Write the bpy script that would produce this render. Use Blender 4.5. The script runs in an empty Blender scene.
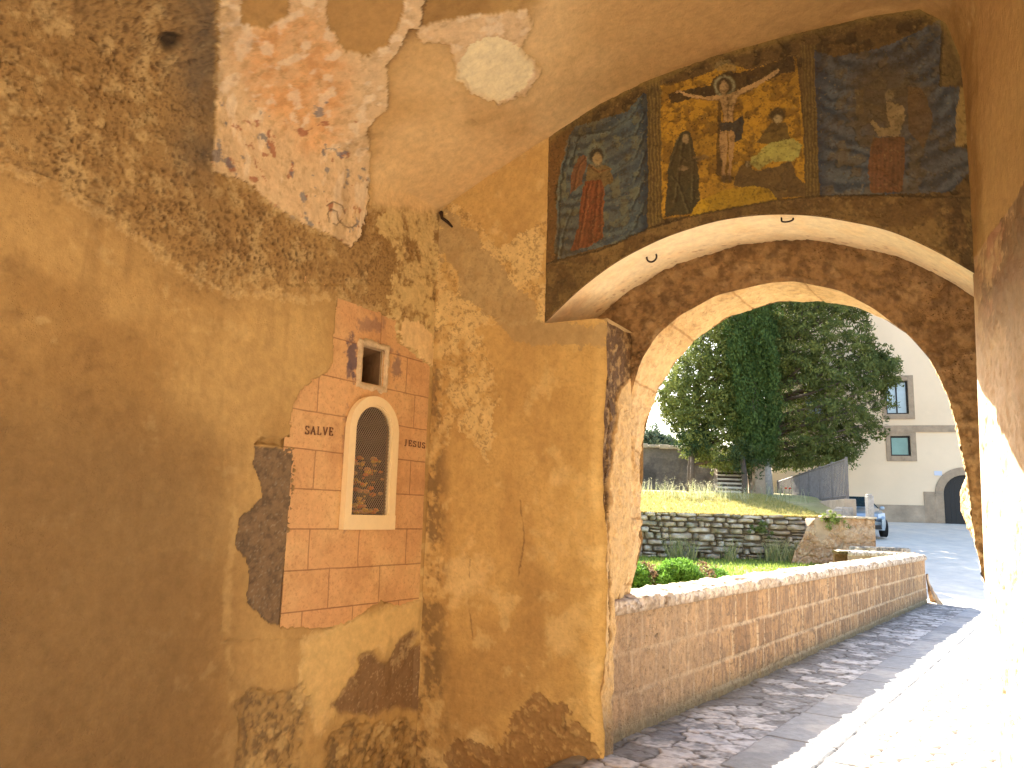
import bpy, bmesh, math, random
import numpy as np
from mathutils import Vector, Matrix
random.seed(7); RNG = np.random.default_rng(11)
R = math.radians
sc = bpy.context.scene
COL = sc.collection
# ------------------------------------------------------------------ camera, sky, sun, exposure
H = 1.6; FPX = 797.0
_up = np.array([650-512., 4500+384., -FPX]); _up /= np.linalg.norm(_up)
_fw = np.array([0, 0, -1.]); _Y = _fw-_up*_fw.dot(_up); _Y /= np.linalg.norm(_Y); _X = np.cross(_Y, _up)
RM = np.stack([_X, _Y, _up])
cam = bpy.data.cameras.new('camera'); camo = bpy.data.objects.new('camera', cam); COL.objects.link(camo)
cam.sensor_width = 36; cam.lens = FPX/1024*36; cam.clip_start = .05; cam.clip_end = 3000
camo.matrix_world = Matrix.Translation((0, 0, H)) @ Matrix([list(r) for r in RM]).to_4x4()
sc.camera = camo
SUN_AZ, SUN_EL = R(-9), R(32)
w = bpy.data.worlds.new("World"); sc.world = w; w.use_nodes = True
nt = w.node_tree; bg = nt.nodes['Background']; sky = nt.nodes.new('ShaderNodeTexSky')
sky.sky_type = 'NISHITA'; sky.sun_disc = False; sky.sun_elevation = SUN_EL; sky.sun_rotation = SUN_AZ
sky.air_density = 1.0; sky.dust_density = 2.0
nt.links.new(sky.outputs[0], bg.inputs[0]); bg.inputs[1].default_value = 0.10
sl = bpy.data.lights.new('sun', 'SUN'); sl.energy = 5.0; sl.angle = R(.5); sl.color = (1, .90, .76)
so = bpy.data.objects.new('sun', sl); COL.objects.link(so); so.location = (5, 30, 30)
SD = Vector((math.sin(SUN_AZ)*math.cos(SUN_EL), math.cos(SUN_AZ)*math.cos(SUN_EL), math.sin(SUN_EL)))
so.rotation_euler = SD.to_track_quat('Z', 'Y').to_euler()
vs = sc.view_settings; vs.view_transform = 'Standard'; vs.look = 'None'; vs.exposure = 2.75; vs.gamma = 1
sc.render.engine = 'CYCLES'; cy = sc.cycles
cy.max_bounces = 10; cy.diffuse_bounces = 8; cy.glossy_bounces = 3; cy.use_denoising = True; cy.use_adaptive_sampling = True; cy.adaptive_threshold = .02
cy.sample_clamp_indirect = 0

# ------------------------------------------------------------------ sight lines
def ray(x, y): return RM @ np.array([x-512., -(y-384.), -FPX])
def atY(x, y, Y): d = ray(x, y); return d*Y/d[1]+np.array([0, 0, H])
def ground(x, y, z=0.): d = ray(x, y); return d*(z-H)/d[2]+np.array([0, 0, H])
def project(P):
    c = (P-np.array([0, 0, H])) @ RM
    z = np.where(c[..., 2] < -.15, c[..., 2], -1e9)
    x = 512-FPX*c[..., 0]/z; y = 384+FPX*c[..., 1]/z
    bad = z < -1e8
    return np.where(bad, -9999, x), np.where(bad, -9999, y)

# ------------------------------------------------------------------ noise
def _h(i, j, k, s):
    n = (i*73856093) ^ (j*19349663) ^ (k*83492791) ^ (s*2654435)
    n = (n ^ (n >> 13)) * 1274126177 & 0x7fffffff
    n = (n ^ (n >> 15)) * 1911520717 & 0x7fffffff
    return ((n >> 8) & 0xffff)/65535.
def vn(P, sc_, seed=0):
    Q = P*sc_; I = np.floor(Q).astype(np.int64); F = Q-I; F = F*F*(3-2*F)
    x, y, z = F[..., 0], F[..., 1], F[..., 2]; i, j, k = I[..., 0], I[..., 1], I[..., 2]
    r = 0
    for a in (0, 1):
        for b in (0, 1):
            for c in (0, 1):
                r = r+_h(i+a, j+b, k+c, seed)*(x if a else 1-x)*(y if b else 1-y)*(z if c else 1-z)
    return r
def fbm(P, s, seed=0, o=4, g=.5):
    t = 0; a = 1; n = 0
    for q in range(o):
        t = t+a*vn(P, s*2.03**q, seed+q*7); n += a; a *= g
    return t/n
def worley(x, y, seed=0):
    i = np.floor(x).astype(np.int64); j = np.floor(y).astype(np.int64)
    f1 = np.full(x.shape, 9.); f2 = np.full(x.shape, 9.); cid = np.zeros(x.shape)
    for a in (-1, 0, 1):
        for b in (-1, 0, 1):
            px = i+a+.1+.8*_h(i+a, j+b, 0*i, seed); py = j+b+.1+.8*_h(i+a, j+b, 0*i, seed+5)
            d = np.hypot(px-x, py-y); c = _h(i+a, j+b, 0*i, seed+9)
            m = d < f1
            f2 = np.where(m, f1, np.minimum(f2, d)); cid = np.where(m, c, cid); f1 = np.where(m, d, f1)
    return f1, f2, cid
def ss(x, a, b): t = np.clip((x-a)/(b-a), 0, 1); return t*t*(3-2*t)
def pip(x, y, poly):
    ins = np.zeros(x.shape, bool); n = len(poly)
    for q in range(n):
        x1, y1 = poly[q]; x2, y2 = poly[(q+1) % n]
        if y1 == y2: continue
        c = ((y1 > y) != (y2 > y)) & (x < (x2-x1)*(y-y1)/(y2-y1)+x1)
        ins ^= c
    return ins
def lin(c): c = np.array(c)/255.; return np.where(c <= .04045, c/12.92, ((c+.055)/1.055)**2.4)
ILL = np.array([1.20, .85, .49])      # tint of the bounced light inside the passage
KI = 1.52
def obs(r, g, b, k=1.):
    a = lin((r, g, b))*KI*k/ILL
    return np.maximum(a*min(1., .86/a.max()), .004)
def mixc(c, new, m): m = np.asarray(m, float)[..., None]; return c*(1-m)+np.asarray(new)*m

# ------------------------------------------------------------------ object helpers
def tag(o, label=None, cat=None, group=None, kind=None):
    if label: o['label'] = label
    if cat: o['category'] = cat
    if group: o['group'] = group
    if kind: o['kind'] = kind
    return o
def empty(name, loc=(0, 0, 0), rz=0, label=None, cat=None, group=None):
    o = bpy.data.objects.new(name, None); COL.objects.link(o); o.location = [float(v) for v in loc]; o.rotation_euler[2] = rz
    return tag(o, label, cat, group)
def link(name, me, mat=None, parent=None, world=True):
    o = bpy.data.objects.new(name, me); COL.objects.link(o)
    if mat: me.materials.append(mat)
    if parent:
        o.parent = parent
        if world:
            M = Matrix.Identity(4); q = parent
            while q is not None:
                M = Matrix.Translation(q.location) @ Matrix.Rotation(q.rotation_euler[2], 4, 'Z') @ M
                q = q.parent
            me.transform(M.inverted())
    return o
def raw(name, V, F, mat, parent=None, col=None, smooth=True, world=True):
    """V (n,3); F (m,k) with k 3 or 4"""
    V = np.ascontiguousarray(V, np.float32); F = np.ascontiguousarray(F, np.int32); k = F.shape[1]
    me = bpy.data.meshes.new(name); me.vertices.add(len(V)); me.vertices.foreach_set('co', V.ravel())
    me.loops.add(F.size); me.loops.foreach_set('vertex_index', F.ravel())
    me.polygons.add(len(F)); me.polygons.foreach_set('loop_start', np.arange(0, F.size, k, dtype=np.int32))
    me.update(calc_edges=True)
    me.polygons.foreach_set('use_smooth', np.full(len(F), smooth))
    if col is not None:
        a = me.color_attributes.new('Col', 'FLOAT_COLOR', 'POINT')
        a.data.foreach_set('color', np.concatenate([col.reshape(-1, 3), np.ones((len(V), 1))], 1).astype(np.float32).ravel())
    me.update()
    return link(name, me, mat, parent, world)
def gridfaces(n, m, mask=None, flip=False):
    i, j = np.meshgrid(np.arange(n-1), np.arange(m-1), indexing='ij')
    a = i*m+j; F = np.stack([a, a+m, a+m+1, a+1], -1)
    if mask is not None: F = F[mask[:-1, :-1]]
    F = F.reshape(-1, 4)
    return F[:, ::-1] if flip else F
def gnormal(P):
    du = np.gradient(P, axis=0); dv = np.gradient(P, axis=1); n = np.cross(du, dv)
    return n/np.maximum(np.linalg.norm(n, axis=-1, keepdims=True), 1e-9)
def grid(name, P, col, mat, parent=None, mask=None, flip=False, smooth=True):
    n, m = P.shape[:2]
    return raw(name, P.reshape(-1, 3), gridfaces(n, m, mask, flip), mat, parent, col.reshape(-1, 3) if col is not None else None, smooth)
class MB:
    def __init__(s): s.bm = bmesh.new()
    def box(s, c, d, rz=0, bev=0, rx=0):
        M = Matrix.Translation(Vector([float(v) for v in c])) @ Matrix.Rotation(rz, 4, 'Z') @ Matrix.Rotation(rx, 4, 'X') @ Matrix.Diagonal((d[0], d[1], d[2], 1))
        r = bmesh.ops.create_cube(s.bm, size=1, matrix=M)
        if bev:
            es = list({e for v in r['verts'] for e in v.link_edges})
            bmesh.ops.bevel(s.bm, geom=es, offset=bev, segments=2, affect='EDGES', profile=.5)
        return s
    def tube(s, pts, r, seg=8):
        pts = [Vector([float(q) for q in p]) for p in pts]; rs = r if hasattr(r, '__len__') else [r]*len(pts)
        rings = []
        for i, p in enumerate(pts):
            t = (pts[min(i+1, len(pts)-1)]-pts[max(i-1, 0)]).normalized()
            a = t.orthogonal().normalized() if i == 0 else (pa-t*pa.dot(t)).normalized()
            pa = a; b = t.cross(a)
            rings.append([s.bm.verts.new(p+(a*math.cos(q*2*math.pi/seg)+b*math.sin(q*2*math.pi/seg))*rs[i]) for q in range(seg)])
        for A, B in zip(rings, rings[1:]):
            for q in range(seg): s.bm.faces.new((A[q], A[(q+1) % seg], B[(q+1) % seg], B[q]))
        s.bm.faces.new(rings[0][::-1]); s.bm.faces.new(rings[-1]); return s
    def poly(s, P, ext):
        """prism: polygon P (3d points) extruded by vector ext"""
        ext = Vector([float(v) for v in ext]); a = [s.bm.verts.new([float(v) for v in p]) for p in P]; b = [s.bm.verts.new(v.co+ext) for v in a]
        n = len(a); s.bm.faces.new(a); s.bm.faces.new(b[::-1])
        for i in range(n): s.bm.faces.new((a[i], b[i], b[(i+1) % n], a[(i+1) % n]))
        return s
    def ico(s, c, r, sub=2, sc_=(1, 1, 1)):
        bmesh.ops.create_icosphere(s.bm, subdivisions=sub, radius=r, matrix=Matrix.Translation(Vector([float(v) for v in c])) @ Matrix.Diagonal((*sc_, 1))); return s
    def build(s, name, mat, parent=None, smooth=False, world=True):
        bmesh.ops.recalc_face_normals(s.bm, faces=s.bm.faces)
        me = bpy.data.meshes.new(name); s.bm.to_mesh(me); s.bm.free()
        if smooth: me.polygons.foreach_set('use_smooth', [True]*len(me.polygons))
        return link(name, me, mat, parent, world)

# ------------------------------------------------------------------ materials
def mat(name, color=(.5, .5, .5), rough=.85, attr=False, var=.15, vscale=30, bump=0, bscale=60, bdist=.01, metal=0, pits=0, pscale=120, spec=.3, c2=None, c2scale=3, trans=0, coat=0):
    m = bpy.data.materials.new(name); m.use_nodes = True; N = m.node_tree.nodes; L = m.node_tree.links
    b = N['Principled BSDF']; b.inputs['Roughness'].default_value = rough; b.inputs['Metallic'].default_value = metal
    b.inputs['Specular IOR Level'].default_value = spec
    if coat: b.inputs['Coat Weight'].default_value = coat; b.inputs['Coat Roughness'].default_value = .05
    tc = N.new('ShaderNodeTexCoord')
    if attr: a = N.new('ShaderNodeAttribute'); a.attribute_name = 'Col'; src = a.outputs['Color']
    else:
        a = N.new('ShaderNodeRGB'); a.outputs[0].default_value = (*color, 1); src = a.outputs[0]
    if c2 is not None:
        n = N.new('ShaderNodeTexNoise'); n.inputs['Scale'].default_value = c2scale; n.inputs['Detail'].default_value = 6; n.inputs['Roughness'].default_value = .65
        L.new(tc.outputs['Object'], n.inputs['Vector'])
        r = N.new('ShaderNodeValToRGB'); r.color_ramp.elements[0].position = .38; r.color_ramp.elements[1].position = .62
        L.new(n.outputs['Fac'], r.inputs[0])
        mx = N.new('ShaderNodeMix'); mx.data_type = 'RGBA'; L.new(r.outputs[0], mx.inputs[0]); L.new(src, mx.inputs[6]); mx.inputs[7].default_value = (*c2, 1); src = mx.outputs[2]
    if var:
        n = N.new('ShaderNodeTexNoise'); n.inputs['Scale'].default_value = vscale; n.inputs['Detail'].default_value = 8; n.inputs['Roughness'].default_value = .7
        L.new(tc.outputs['Object'], n.inputs['Vector'])
        mr = N.new('ShaderNodeMapRange'); mr.inputs[1].default_value = .3; mr.inputs[2].default_value = .7; mr.inputs[3].default_value = 1-var; mr.inputs[4].default_value = 1+var
        L.new(n.outputs['Fac'], mr.inputs[0])
        mm = N.new('ShaderNodeVectorMath'); mm.operation = 'SCALE'; L.new(src, mm.inputs[0]); L.new(mr.outputs[0], mm.inputs['Scale']); src = mm.outputs[0]
    hb = None
    if bump:
        n = N.new('ShaderNodeTexNoise'); n.inputs['Scale'].default_value = bscale; n.inputs['Detail'].default_value = 9; n.inputs['Roughness'].default_value = .65
        L.new(tc.outputs['Object'], n.inputs['Vector']); hb = n.outputs['Fac']
        if pits:
            v = N.new('ShaderNodeTexVoronoi'); v.inputs['Scale'].default_value = pscale; L.new(tc.outputs['Object'], v.inputs['Vector'])
            n2 = N.new('ShaderNodeTexNoise'); n2.inputs['Scale'].default_value = pscale*.12; L.new(tc.outputs['Object'], n2.inputs['Vector'])
            a1 = N.new('ShaderNodeMapRange'); a1.inputs[1].default_value = 0; a1.inputs[2].default_value = .35; L.new(v.outputs['Distance'], a1.inputs[0])
            a2 = N.new('ShaderNodeMapRange'); a2.inputs[1].default_value = .5; a2.inputs[2].default_value = .62; a2.inputs[3].default_value = 0; a2.inputs[4].default_value = pits; L.new(n2.outputs['Fac'], a2.inputs[0])
            s1 = N.new('ShaderNodeMath'); s1.operation = 'SUBTRACT'; s1.inputs[0].default_value = 1; L.new(a1.outputs[0], s1.inputs[1])
            s2 = N.new('ShaderNodeMath'); s2.operation = 'MULTIPLY'; L.new(s1.outputs[0], s2.inputs[0]); L.new(a2.outputs[0], s2.inputs[1])
            s3 = N.new('ShaderNodeMath'); s3.operation = 'SUBTRACT'; L.new(hb, s3.inputs[0]); L.new(s2.outputs[0], s3.inputs[1]); hb = s3.outputs[0]
        bp = N.new('ShaderNodeBump'); bp.inputs['Strength'].default_value = bump; bp.inputs['Distance'].default_value = bdist
        L.new(hb, bp.inputs['Height']); L.new(bp.outputs[0], b.inputs['Normal'])
    L.new(src, b.inputs['Base Color'])
    if trans:
        t = N.new('ShaderNodeBsdfTranslucent'); L.new(src, t.inputs[0]); mxs = N.new('ShaderNodeMixShader'); mxs.inputs[0].default_value = trans
        L.new(b.outputs[0], mxs.inputs[1]); L.new(t.outputs[0], mxs.inputs[2]); L.new(mxs.outputs[0], N['Material Output'].inputs[0])
    return m
M = dict(
    plaster=mat('old_plaster', attr=True, var=.15, vscale=16, bump=.5, bscale=38, bdist=.014, pits=.6, pscale=75),
    fresco=mat('fresco_paint', attr=True, var=.22, vscale=28, bump=.4, bscale=70, bdist=.006, pits=.4, pscale=90),
    tufa=mat('tufa', attr=True, var=.25, vscale=18, bump=.9, bscale=32, bdist=.03, pits=.8, pscale=40),
    panel=mat('painted_stone', attr=True, var=.12, vscale=25, bump=.25, bscale=60, bdist=.006),
    paving=mat('paving', attr=True, var=.2, vscale=12, bump=.5, bscale=40, bdist=.01, rough=.7),
    rough=mat('rough_stone', attr=True, var=.25, vscale=9, bump=.7, bscale=20, bdist=.03),
    white=mat('white_paint', (.84, .70, .44), var=.05, vscale=20, bump=.15, bscale=60, rough=.6),
    wire=mat('wire_mesh', (.40, .32, .24), rough=.6, metal=.1, var=0),
    dark=mat('cavity', (.10, .06, .035), var=.2),
    glassdark=mat('tinted_glass', (.02, .035, .04), rough=.08, var=0, spec=.6),
    iron=mat('rusty_iron', (.035, .02, .015), rough=.7, var=.3, vscale=80, metal=.3),
    letter=mat('dark_lettering', (.17, .085, .05), var=.4, vscale=60),
    facade=mat('cream_render', (.80, .62, .42), var=.05, vscale=2, c2=(.74, .57, .385), c2scale=.5, bump=.2, bscale=10),
    surround=mat('brown_stone', (.36, .265, .175), var=.25, vscale=3, bump=.4, bscale=15, bdist=.03),
    plinth=mat('grey_plinth', (.38, .29, .20), var=.3, vscale=1.5, bump=.4, bscale=8, bdist=.03),
    door=mat('dark_door', (.018, .016, .014), rough=.5, var=.3),
    glass=mat('curtained_pane', (.42, .50, .52), rough=.15, var=.1, vscale=3, spec=.6),
    glassgreen=mat('green_pane', (.13, .26, .22), rough=.15, var=.15, vscale=2, spec=.6),
    bark=mat('bark', (.10, .075, .055), var=.35, vscale=9, bump=.8, bscale=12, bdist=.04),
    barkpale=mat('pale_bark', (.30, .27, .23), var=.35, vscale=7, bump=.8, bscale=12, bdist=.04),
    leaf=mat('foliage', attr=True, var=0, rough=.75, trans=.25),
    grass=mat('grass', attr=True, var=0, rough=.8, trans=.35),
    carpaint=mat('silver_blue_paint', (.32, .38, .42), rough=.3, metal=.5, var=0, coat=1),
    rubber=mat('rubber', (.012, .012, .012), var=.1),
    alloy=mat('alloy', (.5, .5, .5), metal=.9, rough=.3, var=0),
    plastic=mat('black_plastic', (.02, .02, .02), rough=.5, var=0),
    lamp=mat('headlamp_glass', (.6, .62, .64), rough=.1, var=0),
    plate=mat('number_plate', (.7, .7, .68), rough=.4, var=0),
    red=mat('red_petals', (.5, .03, .015), var=.1, trans=.4),
    railing=mat('weathered_railing', (.14, .125, .115), rough=.7, var=.3, vscale=6),
    enamel=mat('plaque', (.55, .58, .66), var=.05),
    roof=mat('roof_tile', (.35, .2, .12), var=.3, vscale=3),
)

# ================================================================== GATEHOUSE
PB = np.array([.65, 5.60]); AN = R(29.7)
Nv = np.array([math.sin(AN), math.cos(AN)]); Uv = np.array([math.cos(AN), -math.sin(AN)])
D1, D2 = .55, .95
def W(u, z, d=0.):
    u, z, d = np.broadcast_arrays(np.asarray(u, float), np.asarray(z, float), np.asarray(d, float))
    return np.stack([PB[0]+Uv[0]*u+Nv[0]*d, PB[1]+Uv[1]*u+Nv[1]*d, z], -1)
def resamp(pts, n):
    p = np.array(pts, float); s = np.r_[0, np.cumsum(np.hypot(*np.diff(p, axis=0).T))]; t = np.linspace(0, s[-1], n)
    return np.stack([np.interp(t, s, p[:, k]) for k in range(p.shape[1])], -1)
def smooth1(p, k):
    ker = np.hanning(k+2)[1:-1]; ker /= ker.sum(); q = np.pad(p, ((k//2, k//2), (0, 0)), 'reflect', reflect_type='odd')
    return np.stack([np.convolve(q[:, c], ker, 'valid')[:len(p)] for c in range(p.shape[1])], -1)

gate = empty('gatehouse', (PB[0], PB[1], 0), 0, 'old vaulted gate passage of peeling ochre plaster around a round arch onto the street', 'gatehouse')
LUN = [(-1.49, 4.09), (-1.0, 4.31), (-.52, 4.50), (-.05, 4.69), (.31, 4.78), (.8, 4.84), (1.4, 4.85), (1.83, 4.84), (2.12, 4.80), (2.26, 4.66), (2.32, 4.42)]
UL, UR = -1.49, 2.32
prof = [(UL, -.9)]+LUN+[(2.33, 4.1), (2.32, 3.0), (2.28, 1.4), (2.28, -.9)]
NP = 1500
pr = resamp(prof, NP); prs = smooth1(pr, 61)
DL = -np.array([.6487, 1.]); DR = -np.array([.35, 1.])
def liftmesh(ls):
    a = np.clip((pr[:, 0]-UL)/(UR-UL), 0, 1)
    d = DL[None]*(1-a[:, None])+DR[None]*a[:, None]
    P = np.zeros((len(ls), NP, 3))
    for i, l in enumerate(ls):
        q = pr*(1-ss(l, .05, .7))+prs*ss(l, .05, .7)
        base = W(q[:, 0], q[:, 1])
        base[:, :2] += d*l
        base[:, 2] += .05*l*ss(q[:, 1], 4.0, 4.9)
        P[i] = base
    return P
# along-axis stations (in units of the y-travel), fine near the gate, coarse behind the camera
ls = np.r_[-.04, np.arange(0, 3.6, .0085), np.arange(3.62, 5.2, .04), np.arange(5.3, 6.7, .15)]
P = liftmesh(ls)
Nn = gnormal(P)
cent = np.array([0, 2.5, 2.0]); sgn = np.sign(((cent-P)*Nn).sum(-1)[20, 300])
Nn = Nn*sgn
qx, qy = project(P)
f1 = fbm(P, 1.3, 1, 5); f2 = fbm(P, 6, 20, 5, .6); f3 = fbm(P, 26, 40, 4, .65); f4 = fbm(P, 75, 60, 3, .7)
wx = qx+(f2-.5)*26+(f3-.5)*16; wy = qy+(fbm(P, 6, 90, 4, .6)-.5)*26+(fbm(P, 26, 120, 3, .6)-.5)*16
wx2 = qx+(f3-.5)*9; wy2 = qy+(fbm(P, 26, 150, 3, .6)-.5)*9
def soft(m, k):
    m = np.asarray(m, float)
    for ax in (0, 1):
        for _ in range(2):
            q = np.concatenate([np.repeat(np.take(m, [0], ax), k+1, ax), m, np.repeat(np.take(m, [-1], ax), k, ax)], ax)
            cs_ = np.cumsum(q, ax); n_ = m.shape[ax]
            m = (np.take(cs_, np.arange(2*k+1, 2*k+1+n_), ax)-np.take(cs_, np.arange(0, n_), ax))/(2*k+1)
    return m
col = np.zeros(P.shape)+obs(150, 104, 49)
col = mixc(col, obs(172, 124, 62), ss(f1, .42, .62))
col = mixc(col, obs(120, 80, 38), ss(f2, .58, .75)*.45)
col = mixc(col, obs(188, 142, 78), ss(f2, .36, .26)*.5)
disp = (f1-.5)*.05+(f2-.5)*.014+(f3-.5)*.003
# upper-left pitted render
roughp = [(-400, -300), (222, -300), (222, 60), (212, 165), (262, 195), (330, 240), (372, 205), (440, 215), (440, 330), (436, 365), (396, 321), (338, 296), (300, 300), (215, 292), (150, 250), (60, 190), (0, 165), (-400, 100)]
mR = pip(wx, wy, roughp)
mRs = soft(mR, 14)
col = mixc(col, obs(140, 98, 48), mRs*.75)
fine = ss(f4, .52, .66)
pit = ss(f3, .56, .66)*ss(f2, .42, .6)
pit2 = ss(f4, .60, .70)*ss(fbm(P, 9, 77, 3), .42, .6)
col = mixc(col, obs(98, 64, 30), np.clip(pit*.45+pit2*.5, 0, 1)*mR)
col = mixc(col, obs(196, 152, 86), ss(fbm(P, 11, 88, 5, .65), .50, .66)*mR*.42)
col = mixc(col, obs(96, 62, 28), fine*mR*.38); col = mixc(col, obs(104, 68, 32), fine*(1-mR)*.14*ss(f2, .4, .6)); disp -= fine*mR*.003
disp += mRs*((f3-.5)*.016-.010*pit-.008*pit2-.004)
# pock marks left by the keying of the render
lc_ = (P[..., :2]-PB)@(-np.array([.5442, .8389])); zc_ = P[..., 2]
for sz, sd_, a_ in ((.042, 301, .75), (.022, 302, .6)):
    wf, wg, wi = worley(lc_/sz+f3*.8, zc_/sz*.8+f2*.8, sd_)
    pm_ = (1-ss(wf, .16, .34))*(wi > .45)*ss(fbm(P, 3.2, sd_, 3), .40, .58)*mRs
    col = mixc(col, obs(84, 54, 26), pm_*a_); disp -= pm_*.005
# dark damp band beside the pink patch
band = ss(qx, 150, 212)*(1-ss(wx2, 213, 218))*ss(-qy, -215, -150)
col = mixc(col, obs(84, 66, 44), np.clip(band*(.45+.9*(f2-.3)), 0, .85))
# fresco remnant: cream lime coat with pink core
lime = [(219, -200), (219, 60), (213, 170), (248, 181), (283, 212), (319, 230), (348, 246), (362, 236), (367, 206), (369, 150), (367, 126), (388, 106), (386, 66), (412, 30), (450, 18), (528, 8), (531, 28), (520, 48), (541, 70), (528, 92), (500, 103), (470, 92), (458, 70), (448, 44), (420, 42), (440, -200)]
hole1 = [(238, -200), (292, -200), (288, 13), (266, 27), (240, 22)]
hole2 = [(322, -200), (412, -200), (404, 12), (390, 44), (367, 57), (343, 49), (328, 27)]
mL = pip(wx2+(f2-.5)*10, wy2, lime) & ~pip(wx2, wy2, hole1) & ~pip(wx2, wy2, hole2)
col = mixc(col, obs(200, 154, 96), mL*.95)
pink = [(239, 45), (262, 22), (310, 4), (336, 44), (347, 89), (338, 140), (322, 158), (300, 155), (266, 122), (246, 90)]
pk = soft(pip(wx+(f1-.5)*30, wy, pink), 6)
col = mixc(col, obs(204, 140, 76), mL*pk*(.55+.4*ss(f2, .4, .6))); strk = fbm(P*np.array([1, 1, .22]), 18, 909, 4, .6); col = mixc(col, obs(186, 120, 62), mL*pk*ss(strk, .5, .62)*.6); col = mixc(col, obs(150, 106, 56), mL*ss(f3, .56, .66)*.35)
col = mixc(col, obs(216, 176, 122), mL*ss(fbm(P*np.array([1, 1, .35]), 14, 33, 4), .55, .66)*.6)
col = mixc(col, obs(150, 82, 46), mL*ss(fbm(P, 13, 303, 4, .6), .63, .68)*(qy > 120)*.8)
col = mixc(col, obs(96, 88, 78), mL*ss(fbm(P, 12, 333, 4, .6), .66, .70)*(qy > 100)*.7)
disp += mL*(.014+(f3-.5)*.008)
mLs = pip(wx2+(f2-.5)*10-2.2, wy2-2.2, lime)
col = mixc(col, obs(84, 54, 28), (mLs & ~mL)*.55)  # thin shadow of the raised coat painted along its lower right edge
# bright bare lime on the vault
br = pip(wx2+(f2-.5)*8, wy2, [(458, 62), (470, 42), (492, 34), (520, 44), (533, 66), (524, 88), (498, 102), (470, 92), (456, 78)])
col = mixc(col, obs(224, 186, 122), br*.95); disp -= br*.004
# swirl scratched in the plaster
def stroke(pts, wd):
    m = np.zeros(qx.shape)
    for (a, b), (c, d) in zip(pts, pts[1:]):
        L2 = (c-a)**2+(d-b)**2; t = np.clip(((qx-a)*(c-a)+(qy-b)*(d-b))/L2, 0, 1)
        m = np.maximum(m, 1-ss(np.hypot(qx-a-t*(c-a), qy-b-t*(d-b)), wd*.5, wd))
    return m
sw = stroke([(325, 206), (332, 202), (340, 206), (343, 214)], .9)+stroke([(328, 222), (326, 214), (330, 209), (335, 212), (337, 220), (343, 227), (350, 228), (355, 224)], .9)+stroke([(331, 224), (335, 226), (340, 220)], .8)
col = mixc(col, obs(92, 70, 44), np.clip(sw, 0, 1)*.8); disp -= np.clip(sw, 0, 1)*.004
# cracks
cr = stroke([(20, 168), (45, 175), (60, 182), (85, 196), (110, 208), (118, 218)], 1.2)+stroke([(95, 110), (98, 92), (110, 70), (118, 50)], 1.)+stroke([(355, 262), (362, 272), (368, 285)], 1.2)+stroke([(362, 240), (365, 226), (366, 205)], 1.2)
col = mixc(col, obs(60, 40, 22), np.clip(cr, 0, 1)*.6*ss(f3, .35, .6)); disp -= np.clip(cr, 0, 1)*.005*ss(f3, .35, .6)
hl = 1-ss(np.hypot((qx-170)*.8, (qy-42)), 5, 10+6*f3)
col = mixc(col, obs(35, 24, 15), hl*.85); disp -= hl*.03
# yellowish coat by the corner
yl = pip(wx, wy, [(398, 196), (440, 190), (442, 300), (438, 372), (420, 365), (398, 345), (388, 300), (396, 250), (376, 225)])
col = mixc(col, obs(196, 152, 84), yl*ss(f2+f3, .8, 1.05)*.9)
yb = pip(wx2, wy2, [(399, 330), (404, 318), (418, 322), (433, 334), (434, 365), (424, 362), (416, 350), (403, 346)])
col = mixc(col, obs(216, 166, 98), yb*.8); disp += yb*.006
# the vault: smooth ochre skin
vp = pip(wx2, wy2, [(372, 122), (390, 104), (388, 66), (414, 34), (450, 20), (540, 5), (560, -200), (1100, -200), (1024, 300), (985, 300), (978, 0), (800, 30), (545, 142), (440, 212), (372, 205), (368, 150)]) & ~mL & ~br
vps = soft(vp, 3); col = mixc(col, obs(184, 133, 70), vps*.85); col = mixc(col, obs(212, 164, 98), vps*ss(fbm(P, .9, 71, 3), .40, .65)*(1-ss(qx, 520, 680))*.75); col = mixc(col, obs(148, 102, 50), vps*ss(qx, 700, 960)*.5)  # soft highlight painted into the vault colour; darker towards the right
hf = (pip(wx2, wy2, hole1) | pip(wx2, wy2, hole2)); col = mixc(col, obs(168, 118, 58), hf*.9)
col = mixc(col, obs(170, 120, 62), vp*ss(f1, .5, .65)*.5)
# paler skim coat around the painted panel and at its foot
halo = pip(wx, wy, [(262, 425), (290, 405), (310, 376), (334, 330), (338, 290), (300, 290), (205, 330), (160, 400), (205, 430), (236, 450), (232, 520), (240, 600), (236, 640), (230, 700), (232, 800), (440, 800), (432, 600), (300, 632), (255, 600)])
col = mixc(col, obs(184, 136, 70), soft(halo, 10)*.6)
crm = pip(wx, wy, [(300, 640), (330, 628), (365, 612), (400, 606), (428, 600), (430, 640), (415, 640), (395, 665), (372, 650), (360, 655), (352, 690), (335, 700), (318, 740), (300, 690)])
col = mixc(col, obs(204, 156, 84), soft(crm, 2)*.7); disp += crm*.006
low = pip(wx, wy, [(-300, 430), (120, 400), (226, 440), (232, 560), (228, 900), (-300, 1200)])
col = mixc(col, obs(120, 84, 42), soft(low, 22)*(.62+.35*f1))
edge = (1-ss(np.abs(wx2-230+3*np.sin(qy/30)), 1, 6))*(qy > 470)*(qy < 900)
col = mixc(col, obs(196, 148, 80), edge*.3*ss(f2, .4, .55))
exp_ = pip(wx2+(f2-.5)*8, wy2+(f2-.5)*8, [(332, 706), (346, 682), (357, 672), (360, 654), (371, 652), (384, 662), (400, 642), (413, 630), (417, 632), (408, 646), (424, 640), (428, 712), (398, 708), (372, 716), (340, 712)])
col = mixc(col, obs(116, 80, 46), soft(exp_, 1)*.88); col = mixc(col, obs(170, 128, 78), exp_*ss(f4, .62, .7)*.6); disp -= exp_*(.012+(f3-.5)*.02)
exb = pip(wx, wy, [(236, 700), (262, 692), (285, 696), (306, 690), (312, 705), (300, 740), (290, 800), (236, 800)])
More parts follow.
